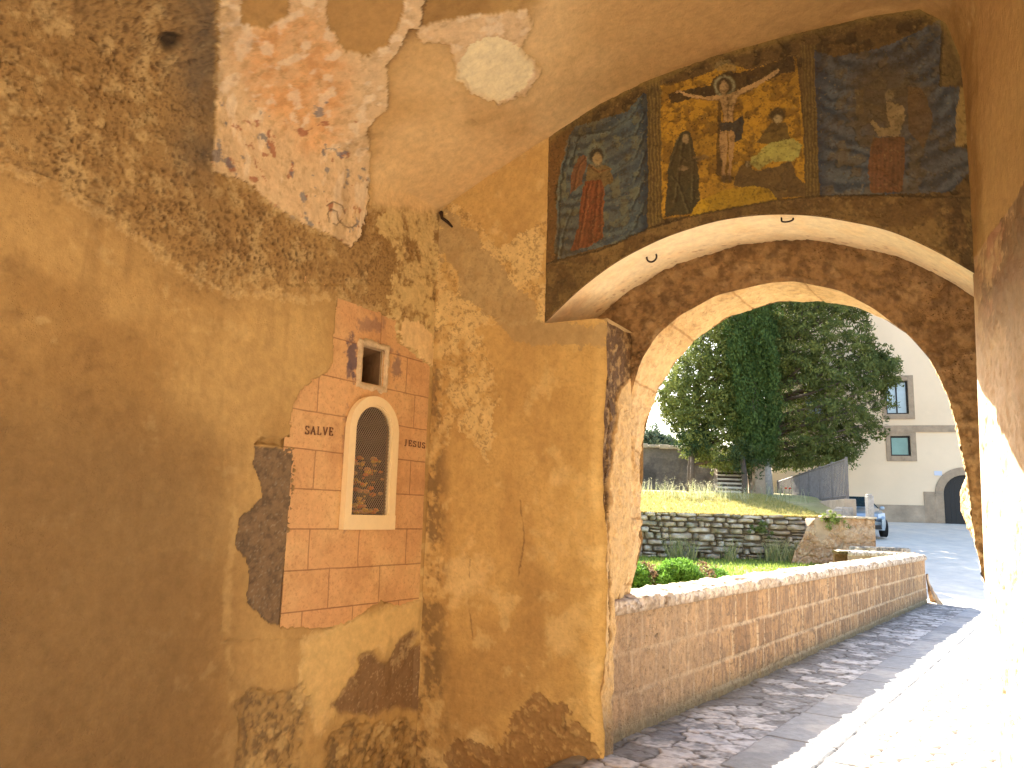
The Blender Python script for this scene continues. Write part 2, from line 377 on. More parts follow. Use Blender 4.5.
exc = pip(wx, wy, [(330, 735), (345, 722), (372, 730), (400, 720), (430, 730), (440, 800), (320, 800), (324, 760)])
rb = (exb | exc)
col = mixc(col, obs(96, 68, 38), soft(rb, 2)*(.25+.5*ss(f3, .45, .6))); col = mixc(col, obs(178, 134, 72), rb*ss(f2, .56, .62)*.85)
disp += rb*((f3-.5)*.05-.014+(f2-.5)*.03)
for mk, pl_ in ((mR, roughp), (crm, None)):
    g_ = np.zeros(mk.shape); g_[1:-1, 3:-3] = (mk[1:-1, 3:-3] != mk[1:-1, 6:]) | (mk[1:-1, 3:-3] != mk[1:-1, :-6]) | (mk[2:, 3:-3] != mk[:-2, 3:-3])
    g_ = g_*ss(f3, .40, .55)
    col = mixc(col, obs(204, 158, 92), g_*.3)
# hairline drips and stains running down the wall
drip = ss(fbm(P*np.array([1, 1, .12]), 7, 1001, 4, .6), .56, .70)*ss(f1, .42, .6)*(np.arange(NP)[None, :] < NP*.4)
col = mixc(col, obs(112, 74, 34), drip*.30)
# right-hand wall: pinkish, blotched
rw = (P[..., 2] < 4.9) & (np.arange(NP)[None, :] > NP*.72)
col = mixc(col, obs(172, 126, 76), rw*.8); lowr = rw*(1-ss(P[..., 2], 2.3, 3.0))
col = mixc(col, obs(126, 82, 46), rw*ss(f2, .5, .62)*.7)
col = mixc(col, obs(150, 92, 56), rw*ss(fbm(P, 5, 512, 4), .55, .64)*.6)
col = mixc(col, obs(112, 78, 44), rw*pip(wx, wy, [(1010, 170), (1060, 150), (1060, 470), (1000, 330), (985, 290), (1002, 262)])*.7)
col = mixc(col, np.array([.66, .52, .36]), lowr*.8)  # lower part painted paler, the sun's wash-out put into the colour
disp += rw*((f3-.5)*.014+(f2-.5)*.03)
# painted-panel bed cut back behind the panel
panelpoly = [(338, 297), (380, 313), (396, 321), (399, 343), (411, 350), (424, 362), (434, 366), (435, 398), (433, 450), (430, 530), (429, 600), (415, 600), (400, 606), (382, 601), (365, 612), (350, 621), (330, 629), (300, 627), (281, 627), (285, 571), (290, 529), (297, 449), (270, 444), (254, 443), (262, 438), (290, 438), (290, 428), (293, 408), (300, 392), (315, 379), (327, 373), (334, 362), (333, 340)]
greyp = [(255, 446), (297, 449), (290, 528), (281, 627), (267, 622), (248, 603), (246, 594), (250, 580), (248, 561), (236, 547), (239, 519), (255, 505), (262, 496), (260, 482), (253, 463)]
ex = qx+(f3-.5)*5; ey = qy+(fbm(P, 40, 222, 3)-.5)*5
mG = pip(ex+(f2-.5)*5, ey, greyp); mP = pip(ex, ey, panelpoly)
col = mixc(col, obs(116, 84, 50), mG*.95); col = mixc(col, obs(74, 54, 34), mG*ss(f3+f4*.6, .70, .98)*.6); col = mixc(col, obs(140, 112, 74), mG*ss(f4, .62, .72)*.7)
disp = np.where(mG, -.012+(f3-.5)*.008, disp*1.0)
inb = (qx > 225) & (qx < 445) & (qy > 285) & (qy < 640)
near = inb & ~mG & ~mP
disp = np.where(near, np.clip(disp, -.006, .02)*.5+.004, disp)
disp = np.where(mP, -.035, disp)
mask = np.ones(P.shape[:2], bool)
# openings for the shrine and the square recess, in wall coordinates
CL = PB+Uv*UL; dl = DL/np.linalg.norm(DL); ml = np.array([-dl[1], dl[0]])     # ml points into the passage
def LW(l, z, o=0.):
    l, z, o = np.broadcast_arrays(np.asarray(l, float), np.asarray(z, float), np.asarray(o, float))
    return np.stack([CL[0]+dl[0]*l+ml[0]*o, CL[1]+dl[1]*l+ml[1]*o, z], -1)
leftw = np.arange(NP)[None, :] < NP*.45
lco = (P[..., :2]-CL) @ dl; zco = P[..., 2]
def archin(l, z, l0, l1, z0, zt):
    r = (l1-l0)/2; c = (l0+l1)/2; return ((l > l0) & (l < l1) & (z > z0) & (z < zt-r)) | ((np.hypot(l-c, z-(zt-r)) < r) & (z >= zt-r))
hol = leftw & (archin(lco, zco, .465, .87, 1.53, 2.37) | ((lco > .575) & (lco < .80) & (zco > 2.51) & (zco < 2.78)))
mask &= ~hol
# keep the edge onto the end wall tight
edgef = ss(ls, .0, .05)[:, None]
disp = disp*edgef
P2 = P+Nn*disp[..., None]
iz = np.searchsorted(pr[:NP//2, 1], 3.7)
ir = NP-np.searchsorted(pr[::-1, 1][:NP//2], 4.3)
fl = sgn < 0
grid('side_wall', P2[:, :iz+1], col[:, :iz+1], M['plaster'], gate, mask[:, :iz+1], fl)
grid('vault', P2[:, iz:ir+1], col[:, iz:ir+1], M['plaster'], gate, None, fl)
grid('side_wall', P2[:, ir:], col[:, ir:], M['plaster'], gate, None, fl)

# ---- end wall
OUT = [(-.48, 3.02), (-.2, 3.25), (.1, 3.43), (.45, 3.555), (.83, 3.62), (1.15, 3.61), (1.46, 3.55), (1.88, 3.39), (2.14, 3.21), (2.38, 3.0)]
lu = np.array(LUN); ou = np.array(OUT)
def zl(u): return np.interp(u, lu[:, 0], lu[:, 1])
oc = smooth1(resamp(OUT, 200), 31)
def zo(u): return np.interp(u, oc[:, 0], oc[:, 1])
def wallpaint(P):
    qx, qy = project(P); f1 = fbm(P, 1.3, 1, 5); f2 = fbm(P, 6, 20, 5, .6); f3 = fbm(P, 26, 40, 4, .65); f4 = fbm(P, 75, 60, 3, .7)
    wx = qx+(f2-.5)*26+(f3-.5)*12; wy = qy+(fbm(P, 6, 90, 4, .6)-.5)*26+(f4-.5)*8
    c = np.zeros(P.shape)+obs(178, 128, 62)
    c = mixc(c, obs(158, 110, 52), ss(f1, .42, .6)*.75); stn = ss(fbm(P*np.array([1, 1, .3]), 3.2, 1101, 5, .6), .48, .66); c = mixc(c, obs(146, 98, 44), stn*.4*(qy > 330)); c = mixc(c, obs(204, 158, 90), ss(fbm(P, 2.6, 1131, 5, .6), .56, .70)*.5); c = mixc(c, obs(196, 150, 82), ss(f2, .42, .3)*.5)
    c = mixc(c, obs(188, 138, 66), ss(qx, 520, 600)*.5)
    r = pip(wx, wy, [(438, 190), (470, 215), (500, 250), (545, 215), (548, 325), (520, 322), (480, 325), (500, 400), (490, 470), (455, 420), (438, 470)])
    c = mixc(c, obs(196, 150, 82), r*ss(f2, .42, .55)*.8); c = mixc(c, obs(118, 82, 40), r*ss(f3*.5+f4*.5, .53, .60)*.55); c = mixc(c, obs(120, 82, 38), ss(f4, .56, .68)*.2)
    g = pip(wx, wy, [(440, 205), (460, 225), (500, 262), (540, 322), (600, 322), (604, 345), (520, 342), (470, 300), (442, 260)])
    c = mixc(c, obs(150, 112, 62), g*.7)
    b = pip(wx, wy, [(440, 755), (470, 742), (500, 748), (512, 720), (532, 690), (560, 705), (580, 735), (596, 750), (600, 900), (440, 900)])
    c = mixc(c, obs(120, 78, 38), b*.7); c = mixc(c, obs(178, 130, 66), b*ss(f3, .56, .64)*.6)
    for seg_ in ([(568, 702), (564, 712), (566, 722), (562, 736)], [(582, 705), (590, 716), (594, 722), (598, 724)], [(520, 500), (524, 540), (519, 575)], [(470, 560), (468, 600), (473, 640)]):
        for (a_, b_), (c_, d_) in zip(seg_, seg_[1:]):
            L2 = (c_-a_)**2+(d_-b_)**2; t_ = np.clip(((qx-a_)*(c_-a_)+(qy-b_)*(d_-b_))/L2, 0, 1)
            ck = (1-ss(np.hypot(qx-a_-t_*(c_-a_)+(f3-.5)*4, qy-b_-t_*(d_-b_)), .3, 1.1))*ss(f2, .35, .5); c = mixc(c, obs(84, 52, 26), ck*.55)
    cor = (1-ss(qx, 434, 448+12*f2))*(qy > 330)
    c = mixc(c, obs(120, 84, 42), cor*ss(f2+f3*.7, .75, .95)*.9)
    d = (f1-.5)*.04+(f2-.5)*.014+r*((f3-.5)*.014)+b*((f3-.5)*.03-.008)-cor*ss(f2+f3*.7, .75, .95)*.01
    return c, d
dn = -Nv
def shift(P, d): Q = P.copy(); Q[..., 0] += dn[0]*d; Q[..., 1] += dn[1]*d; return Q
# pier below the springing (rounded nose into the reveal)
us = np.linspace(UL-.02, .0, 190); zs = np.linspace(-.9, 3.02, 480)
U_, Z_ = np.meshgrid(us, zs, indexing='ij'); Pw = W(U_, Z_); c, d = wallpaint(Pw)
nose = .05*ss(U_, -.13, 0)**2; Pw[..., :2] += Uv[None, None]*(.09*(fbm(np.stack([Z_*0, Z_*0, Z_], -1), 2.2, 55, 4, .6)-.5)*ss(U_, -.2, 0))[..., None]
grid('pier', shift(Pw, d*(1-ss(U_, -.05, 0)*.6)-nose), c, M['plaster'], gate, flip=True)
# pier reveal, front plane back to the ring plane: rough unplastered stone
ds = np.linspace(0, D1+.004, 70)
D_, Z_ = np.meshgrid(ds, zs, indexing='ij'); Pw = W(0*D_, Z_, D_)
f2 = fbm(Pw, 6, 220, 5, .6); f3 = fbm(Pw, 22, 240, 4, .65)
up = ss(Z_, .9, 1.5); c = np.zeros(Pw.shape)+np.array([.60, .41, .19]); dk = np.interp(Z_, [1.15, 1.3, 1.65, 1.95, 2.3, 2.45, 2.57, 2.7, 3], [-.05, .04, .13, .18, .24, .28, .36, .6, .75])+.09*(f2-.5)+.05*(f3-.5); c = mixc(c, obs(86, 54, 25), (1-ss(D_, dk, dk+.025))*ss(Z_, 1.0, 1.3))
crk = 1-ss(np.abs(D_-(.15+.10*(fbm(Pw*np.array([0, 0, 1.]), 3, 5)-.5)+.05*(f3-.5))), .005, .02); crk = crk*(Z_ > .5)*(Z_ < 2.6)
c = mixc(c, obs(60, 36, 18), crk*.9)
c = mixc(c, obs(170, 120, 60), ss(f3, .5, .65)*.5)
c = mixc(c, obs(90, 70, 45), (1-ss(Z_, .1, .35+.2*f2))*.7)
wbz = lambda z: .09*(fbm(np.stack([z*0, z*0, z], -1), 2.2, 55, 4, .6)-.5)
fade = 1-ss(D_, D1-.12, D1)
dd = ((f2-.5)*.07*ss(D_, .0, .08)+(f3-.5)*.016-crk*.02)*fade-(1-ss(D_, dk, dk+.03))*ss(Z_, 1.0, 1.3)*.022*fade*ss(D_, 0, .04)+wbz(Z_)*(1-ss(D_, 0, .15))-.16*(1-ss(Z_, .75, 1.35))*ss(D_, .22, .42)
Q = Pw.copy(); Q[..., 0] += Uv[0]*dd-Nv[0]*0; Q[..., 1] += Uv[1]*dd; Q[..., :2] += (Nv*.05)[None, None]*(1-ss(D_, 0, .06))[..., None]*1.0
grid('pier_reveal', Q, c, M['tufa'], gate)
# ledge on top of the pier
us = np.linspace(-.50, 0.02, 40); ds = np.linspace(0.02, D1+.1, 30); U_, D_ = np.meshgrid(us, ds, indexing='ij'); Pw = W(U_, 3.015+.006*np.sin(U_*9), D_)
grid('pier_ledge', Pw, np.zeros(Pw.shape)+obs(160, 115, 60), M['plaster'], gate)
# wall above the springing, left of the painting
us = np.linspace(UL-.02, -.48, 130); t = np.linspace(0, 1, 200)
U_, T_ = np.meshgrid(us, t, indexing='ij'); Z_ = 3.02+(zl(U_)+.05-3.02)*T_; Pw = W(U_, Z_); c, d = wallpaint(Pw)
grid('upper_wall', shift(Pw, d*(1-.5*ss(U_, -.6, -.48))), c, M['plaster'], gate, flip=True)
# ---- the painted lunette
us = np.linspace(-.48, 2.40, 620); t = np.linspace(0, 1, 330)
U_, T_ = np.meshgrid(us, t, indexing='ij'); Z_ = zo(U_)+(zl(U_)+.04-zo(U_))*T_; Pw = W(U_, Z_)
gx, gy = project(Pw); f2 = fbm(Pw, 6, 20, 5, .6); f3 = fbm(Pw, 26, 40, 4, .65); f4 = fbm(Pw, 75, 60, 3, .7); f5 = fbm(Pw, 14, 700, 4)
gx1 = gx+(f3-.5)*4; gy1 = gy+(f4-.5)*4
A = lambda pts: [(540+x/3.3375, 40+y/3.3375) for x, y in pts]
B = lambda pts: [(760+x/3.3375, y/3.3375) for x, y in pts]
C = lambda pts: [(640+x/3.839, 20+y/3.839) for x, y in pts]
FK = 1.25
def fo(r, g, b):
    m_ = (r+g+b)/3.; b2 = b*.80 if b < g else g*.80+(b-g)*.55
    return obs(r*.9+m_*.1, g*.9+m_*.1, b2, FK*.82)
c = np.zeros(Pw.shape)+fo(92, 62, 34)
c = mixc(c, fo(58, 38, 22), ss(f5, .48, .6)*.8); c = mixc(c, fo(120, 84, 46), ss(f3, .58, .66)*.6)
def lay(poly, colr, a=1., ragged=0.):
    global c
    m = pip(gx1+(f2-.5)*ragged, gy1+(f5-.5)*ragged, poly); c = mixc(c, colr, m*a); return m
def ell(cx, cy, rx, ry, colr, a=1., soft=.25):
    global c
    m = 1-ss(np.hypot((gx1-cx)/rx, (gy1-cy)/ry), 1-soft, 1+soft); c = mixc(c, colr, m*a); return m
# left picture: blue hanging with folds, angel in red
lay(A([(10, 340), (60, 310), (110, 290), (95, 330), (55, 500), (50, 740), (8, 760)]), fo(112, 68, 34), .8, 10)
m = lay(A([(58, 735), (55, 500), (95, 330), (115, 290), (200, 265), (290, 240), (345, 178), (359, 180), (359, 645), (200, 690)]), fo(82, 80, 74), 1)
rr = np.hypot(gx1-(540+120/3.3375), gy1-(40+100/3.3375))+(f2-.5)*16+(f5-.5)*5
st = np.clip(.5+.6*np.sin(rr/1.9+np.sin(rr/7.)), 0, 1)**1.5; c = mixc(c, fo(44, 44, 50), m*st*.75); c = mixc(c, fo(66, 72, 84), m*ss(gx1, 590, 640)*.5); c = mixc(c, fo(110, 92, 62), m*ss(f5, .52, .62)*.5)
c = mixc(c, fo(30, 34, 48), m*ss(gx1, 636, 646)*.7)
lay(A([(100, 515), (104, 450), (125, 395), (150, 382), (158, 410), (140, 480)]), fo(112, 62, 36), .85)
lay(A([(160, 420), (180, 405), (235, 425), (243, 470), (215, 490), (205, 520), (150, 500)]), fo(112, 78, 44), .9)
lay(A([(150, 470), (205, 465), (215, 520), (210, 660), (160, 690), (102, 705), (130, 610), (138, 520)]), fo(124, 60, 32), .95)
m = pip(gx1, gy1, A([(150, 470), (205, 465), (215, 520), (210, 660), (160, 690), (102, 705), (130, 610), (138, 520)])); c = mixc(c, fo(84, 36, 22), m*(.5+.5*np.sin(gx1*1.6+gy1*.25))*.5)
ell(540+188/3.3375, 40+385/3.3375, 10, 11, fo(104, 98, 84), .7); ell(540+188/3.3375, 40+385/3.3375, 7, 8, fo(46, 32, 24), .9); ell(540+192/3.3375, 40+398/3.3375, 4.2, 6.2, fo(150, 112, 76), .9)
# centre: ochre ground, cross, three figures
lay(C([(66, 250), (120, 250), (270, 200), (330, 165), (420, 190), (600, 138), (626, 400), (632, 660), (690, 682), (520, 690), (190, 752), (60, 765)]), fo(170, 112, 34), .95)
m = pip(gx1, gy1, C([(66, 250), (600, 138), (632, 660), (190, 752), (60, 765)])); c = mixc(c, fo(104, 66, 26), m*ss(f5, .5, .6)*.7); c = mixc(c, fo(60, 40, 22), m*ss(f4, .62, .7)*.5)
lay(C([(110, 282), (270, 248), (285, 215), (340, 195), (370, 205), (590, 140), (598, 200), (545, 205), (450, 250), (380, 280), (290, 292), (200, 300), (115, 322)]), fo(50, 34, 24), .9, 3)
lay(C([(298, 158), (340, 150), (372, 178), (370, 196), (300, 196), (288, 182)]), fo(136, 104, 66), .6, 3)
ell(640+323/3.839, 20+252/3.839, 10.5, 10.5, fo(150, 132, 100), .75, .15); ell(640+323/3.839, 20+252/3.839, 8, 8.2, fo(80, 56, 34), .95, .15)
lay(C([(292, 590), (300, 300), (312, 300), (312, 600)]), fo(44, 30, 20), .7)
lay(C([(140, 266), (160, 272), (200, 287), (250, 292), (300, 288), (345, 282), (372, 270), (440, 240), (500, 206), (528, 184), (538, 194), (500, 222), (450, 256), (384, 286), (366, 306), (360, 340), (356, 362), (360, 388), (318, 392), (320, 360), (312, 330), (304, 308), (270, 308), (200, 300), (160, 286), (136, 280)]), fo(172, 122, 80), .95)
lay(C([(306, 424), (336, 428), (334, 500), (328, 560), (330, 600), (324, 632), (314, 600), (312, 540), (306, 490)]), fo(164, 114, 74), .95); lay(C([(338, 424), (364, 424), (364, 490), (352, 545), (352, 600), (344, 628), (338, 590), (340, 530)]), fo(160, 110, 70), .95)
lay(C([(302, 396), (360, 390), (392, 366), (402, 398), (388, 460), (366, 468), (361, 426), (308, 426)]), fo(52, 46, 44), .95)
ell(640+324/3.839, 20+254/3.839, 6, 8.3, fo(50, 32, 22), .95); ell(640+322/3.839, 20+258/3.839, 4.2, 6.5, fo(170, 122, 82), .95)
ell(640+335/3.839, 20+610/3.839, 6, 4.5, fo(46, 34, 24), .8)
lay(C([(160, 428), (185, 424), (200, 450), (215, 520), (226, 580), (230, 690), (196, 742), (98, 756), (106, 580), (120, 510), (145, 450)]), fo(58, 48, 32), .95)
lay(C([(205, 525), (250, 515), (264, 528), (215, 545)]), fo(120, 84, 50), .8)
ell(640+175/3.839, 20+455/3.839, 3.4, 5, fo(150, 112, 76), .9); ell(640+168/3.839, 20+570/3.839, 4.5, 2.6, fo(140, 104, 70), .8)
lay(C([(500, 396), (560, 392), (578, 470), (500, 478), (440, 470), (480, 430)]), fo(84, 62, 34), .85, 3)
ell(640+528/3.839, 20+365/3.839, 8, 8, fo(60, 42, 26), .9); ell(640+528/3.839, 20+378/3.839, 4.5, 4.5, fo(158, 122, 84), .9)
lay(C([(428, 530), (470, 490), (500, 470), (590, 455), (628, 480), (612, 520), (580, 545), (510, 540), (455, 572), (425, 555)]), fo(158, 138, 72), .85, 4)
lay(C([(365, 600), (400, 540), (440, 575), (480, 570), (580, 545), (600, 600), (690, 672), (520, 685), (480, 650), (365, 640)]), fo(84, 60, 38), .9, 5)
ell(640+415/3.839, 20+553/3.839, 3, 3.5, fo(150, 118, 84), .7)
lay(C([(188, 752), (232, 690), (330, 652), (440, 636), (500, 650), (528, 690)]), fo(174, 122, 30), .95, 2)
# painted modelling: ribs, muscles, drapery lines
def pline(pts, colr, wd=1.0, a=.6):
    global c
    m = np.zeros(gx.shape)
    for (ax, ay), (bx_, by_) in zip(pts, pts[1:]):
        L2 = (bx_-ax)**2+(by_-ay)**2; t_ = np.clip(((gx1-ax)*(bx_-ax)+(gy1-ay)*(by_-ay))/L2, 0, 1)
        m = np.maximum(m, 1-ss(np.hypot(gx1-ax-t_*(bx_-ax), gy1-ay-t_*(by_-ay)), wd*.4, wd*1.2))
    c = mixc(c, colr, m*a)
dkb = fo(84, 52, 30)
for L_ in ([(338, 300), (338, 385)], [(318, 322), (330, 330), (338, 326)], [(340, 326), (350, 330), (358, 320)], [(322, 350), (336, 346), (354, 350)], [(326, 368), (340, 366), (352, 370)], [(366, 306), (360, 340), (356, 362), (360, 388)], [(304, 308), (312, 330), (320, 360), (318, 390)], [(336, 430), (336, 500), (332, 600)], [(306, 490), (312, 540), (316, 600)], [(200, 300), (270, 308), (304, 308)], [(450, 256), (384, 286)], [(310, 268), (322, 274), (334, 266)]): pline(C(L_), dkb, .9, .55)
for L_ in ([(160, 470), (150, 560), (130, 700)], [(190, 480), (200, 560), (196, 700)], [(150, 520), (180, 545), (215, 530)], [(120, 600), (150, 640), (180, 735)], [(145, 450), (130, 500), (112, 560)]): pline(C(L_), fo(96, 80, 52), 1.0, .5); pline(C([(x_+9, y_) for x_, y_ in L_]), fo(30, 24, 18), 1.0, .5)
for L_ in ([(160, 480), (150, 560), (125, 690)], [(190, 475), (185, 560), (165, 680)], [(205, 500), (200, 640)], [(165, 420), (190, 440), (230, 430)], [(110, 500), (130, 420), (150, 390)]): pline(A(L_), fo(70, 32, 20), 1.1, .6); pline(A([(x_+8, y_) for x_, y_ in L_]), fo(150, 88, 50), .8, .35)
for L_ in ([(345, 190), (300, 260), (240, 300), (120, 320)], [(352, 240), (320, 310), (250, 350)], [(354, 300), (320, 390), (250, 440)], [(354, 370), (320, 470), (240, 540)], [(354, 450), (310, 560), (230, 640)], [(352, 540), (320, 620), (280, 665)], [(100, 330), (70, 480), (60, 700)], [(130, 320), (100, 420)], [(110, 560), (80, 640), (70, 720)]): pline(A(L_), fo(30, 30, 34), 1.5, .65); pline(A([(x_-8, y_+7) for x_, y_ in L_]), fo(112, 110, 100), 1.2, .3)
for L_ in ([(600, 80), (540, 170), (440, 215), (300, 225), (190, 200)], [(602, 130), (560, 210), (480, 270)], [(598, 200), (560, 290), (500, 330)], [(655, 330), (590, 440), (520, 500)], [(660, 400), (600, 500), (520, 560)], [(680, 520), (600, 590), (500, 630)], [(210, 200), (215, 400), (225, 640)], [(240, 230), (250, 420)], [(606, 100), (596, 290)]): pline(B(L_), fo(22, 24, 34), 1.8, .65); pline(B([(x_-9, y_+8) for x_, y_ in L_]), fo(84, 82, 84), 1.5, .3)
for L_ in ([(430, 345), (425, 400), (440, 450)], [(470, 355), (482, 400), (465, 440), (400, 430)], [(390, 470), (385, 630)], [(430, 465), (425, 640)], [(465, 465), (460, 630)]): pline(B(L_), fo(62, 38, 26), 1.2, .55)
# painted frame strips
for pl in (A([(358, 128), (402, 124), (408, 605), (362, 625)]), B([(138, 150), (186, 148), (198, 655), (150, 665)])):
    m = lay(pl, fo(110, 80, 42), .95); x0 = np.mean([p[0] for p in pl]); c = mixc(c, fo(70, 46, 26), m*(.5+.5*np.sin((gx1-(gy1-120)*.02)*1.9))*.7)
# right picture
rc = B([(180, 165), (250, 190), (400, 160), (520, 110), (606, 62), (598, 290), (665, 290), (660, 480), (690, 500), (702, 570), (640, 640), (200, 655)])
m = lay(rc, fo(78, 76, 80), 1); rr = np.hypot(gx1-(760+380/3.3375), gy1-4)+(f2-.5)*20+(f5-.5)*6
c = mixc(c, fo(34, 38, 54), m*np.clip(.5+.6*np.sin(rr/2.6+np.sin(rr/8.)), 0, 1)**1.4*.75); rr2 = np.hypot(gx1-(760+420/3.3375), gy1-98); rc_m = m; mc = m*(1-ss(rr2+(f2-.5)*30, 18, 50))
c = mixc(c, fo(86, 64, 44), mc*.8); c = mixc(c, fo(96, 72, 46), m*ss(f5, .52, .62)*.5); c = mixc(c, fo(34, 40, 62), m*(1-ss(gx1, 818, 832))*.7)
lay(B([(490, 290), (540, 295), (580, 400), (545, 500), (495, 430)]), fo(104, 68, 38), .7, 5)
lay(B([(318, 300), (345, 300), (350, 380), (322, 385)]), fo(104, 76, 48), .6, 4)
lay(B([(418, 338), (445, 342), (476, 352), (486, 385), (474, 420), (462, 455), (395, 455), (366, 405), (376, 398), (402, 428), (436, 424), (424, 385)]), fo(150, 112, 74), .85, 1); ell(760+432/3.3375, 318/3.3375, 5, 6.5, fo(140, 106, 74), .85)
m = lay(B([(372, 458), (480, 456), (484, 540), (472, 640), (372, 645), (360, 560)]), fo(112, 64, 38), .9, 3); c = mixc(c, fo(80, 48, 32), m*(.5+.5*np.sin(gx1*1.5))*.4)
lay(B([(604, 66), (640, 50), (690, 150), (700, 235), (650, 282), (602, 286)]), fo(112, 80, 46), .8, 5)
lay(B([(670, 292), (722, 290), (730, 352), (756, 350), (722, 402), (738, 520), (712, 562), (694, 482), (652, 490), (655, 400)]), fo(158, 114, 64), .85, 4)
lay(B([(602, 70), (612, 70), (606, 290), (598, 288)]), fo(40, 28, 20), .5)
# plain band between picture and arch
bot = [(500, 400), (545, 264), (600, 250), (650, 228), (690, 216), (776, 200), (820, 196), (880, 195), (960, 198), (1000, 400)]
m = pip(gx1, gy1, bot); c = mixc(c, fo(122, 84, 48), m*.85); c = mixc(c, fo(88, 56, 30), m*ss(f2, .48, .58)*.7); c = mixc(c, fo(64, 42, 24), m*ss(gx1, 925, 960)*ss(f3, .42, .55)*.8)
be = np.interp(gx, [545, 600, 650, 690, 776, 820, 880, 960], [264, 250, 228, 216, 200, 196, 195, 198]); c = mixc(c, fo(40, 26, 16), (1-ss(np.abs(gy1-be), .5, 1.6))*.7)
top = ss(T_, .955-.02*f2*4, .985); c = mixc(c, fo(150, 108, 56), top*.5)
c = mixc(c, fo(44, 28, 16), ss(f4, .66, .72)*.5); c = mixc(c, fo(150, 116, 72), ss(fbm(Pw, 60, 900, 3), .70, .76)*.25)
dirt = ss(fbm(Pw, 2.4, 930, 5, .6), .38, .68); c = mixc(c, fo(74, 50, 28), .10+.34*dirt); c = mixc(c, fo(60, 40, 24), ss(fbm(Pw, 34, 940, 3, .7), .55, .68)*.4); c = c*1.02
tb = 1-ss(T_, 0, .02)
pn = grid('painted_lunette', shift(Pw, ((f2-.5)*.02+(f3-.5)*.006-.006*ss(f5, .55, .6))*(1-tb)), c, M['fresco'], gate, flip=True)
tag(pn, 'faded wall painting with crucifixion between two blue hangings')
# soffit of the outer arch
ocs = oc; ds = np.linspace(0, D1+.03, 50)
S_ = ocs[:, None, :]+np.zeros((1, len(ds), 1)); D_ = np.zeros(S_.shape[:2])+ds[None]
Pw = W(S_[..., 0], S_[..., 1], D_); f2 = fbm(Pw, 6, 420, 5, .6); f3 = fbm(Pw, 26, 440, 4, .65)
c = np.zeros(Pw.shape)+obs(243, 194, 126); c = mixc(c, obs(222, 164, 94), ss(f2, .45, .7)*.4); c = mixc(c, obs(150, 96, 50), ss(f3, .64, .7)*ss(D_, .2, .5)*.7)
Q = Pw.copy(); Q[..., 2] -= ((f2-.5)*.02+(f3-.5)*.005)*ss(D_, 0, .04)+.008*(1-ss(D_, 0, .03))*-1
grid('outer_arch_soffit', Q, c, M['plaster'], gate)
# ---- ring: front face, reveal, outside face
INF = [(-.17, -.3), (-.17, .7), (-.08, 1.05), (-.01, 1.35), (-.01, 1.9), (-.0, 2.3), (.0, 2.55), (.075, 2.79), (.2, 2.98), (.38, 3.12), (.67, 3.25), (1.03, 3.30), (1.23, 3.29), (1.52, 3.19), (1.73, 3.04), (1.94, 2.83), (2.06, 2.65), (2.13, 2.46), (2.18, 2.25), (2.22, 1.9), (2.24, 1.5), (2.30, 1.1), (2.34, .65), (2.36, -.3)]
SIL = [(-.30, -.3), (-.30, .64), (-.16, 1.0), (-.05, 1.43), (-.09, 1.64), (-.05, 1.92), (-.05, 2.24), (.0, 2.42), (.08, 2.64), (.21, 2.83), (.37, 3.01), (.66, 3.18), (1.02, 3.26), (1.33, 3.24), (1.57, 3.17), (1.77, 3.05), (1.93, 2.91), (2.05, 2.73), (2.13, 2.56), (2.16, 2.43), (2.19, 2.26), (2.19, 2.08), (2.23, 1.93), (2.18, 1.85), (2.18, 1.69), (2.22, 1.57), (2.28, 1.4), (2.29, 1.2), (2.34, .65), (2.38, -.3)]
NI = 900
inf = smooth1(resamp(INF, NI), 15); sil = smooth1(resamp(SIL, NI), 9)
# resample by matching angle-like parameter: both by arclength, fine
nf = 46
t = np.linspace(0, 1, nf)
G = inf[:, None]*(1-t[None, :, None])+sil[:, None]*t[None, :, None]
D_ = D1+(D2-D1)*t[None]+np.zeros((NI, 1)); Pw = W(G[..., 0], G[..., 1], D_)
f2 = fbm(Pw, 5, 620, 5, .6); f3 = fbm(Pw, 22, 640, 4, .65); f4 = fbm(Pw, 8, 660, 4)
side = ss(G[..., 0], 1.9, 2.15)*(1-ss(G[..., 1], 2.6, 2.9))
lowz = 1-ss(G[..., 1], 2.2, 2.8)
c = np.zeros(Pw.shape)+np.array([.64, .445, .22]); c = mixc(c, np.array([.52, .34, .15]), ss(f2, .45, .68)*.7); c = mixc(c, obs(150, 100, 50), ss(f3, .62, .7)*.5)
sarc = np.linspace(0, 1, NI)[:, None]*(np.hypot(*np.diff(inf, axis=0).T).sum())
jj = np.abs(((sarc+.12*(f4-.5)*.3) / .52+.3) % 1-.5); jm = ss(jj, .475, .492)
c = mixc(c, obs(140, 92, 42), jm*.8); c = mixc(c, np.array([.78, .64, .46]), side*(1-ss(G[..., 1], 1.2, 1.7)))  # low right reveal painted pale, sun glare put into the colour
nG = np.gradient(G, axis=0); nn = np.stack([nG[..., 1], -nG[..., 0]], -1); nn /= np.maximum(np.linalg.norm(nn, axis=-1, keepdims=True), 1e-9)   # points into the opening
amp = .024-.006*side+.05*lowz*(1-side)
dd = (f2-.5)*amp*2*ss(t[None], .0, .12)+(f3-.5)*.02*(.3+side+lowz)-jm*.006
Q2 = G+nn*dd[..., None]; Pr = W(Q2[..., 0], Q2[..., 1], D_)
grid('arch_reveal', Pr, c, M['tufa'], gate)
# ring face (dark rough masonry) between reveal and the outer arch
outb = [(-.6, -.3), (-.6, 3.1)]+[(u-.0, z+.12) for u, z in OUT]+[(2.5, 3.0), (2.5, -.3)]
ob = resamp(outb, NI)
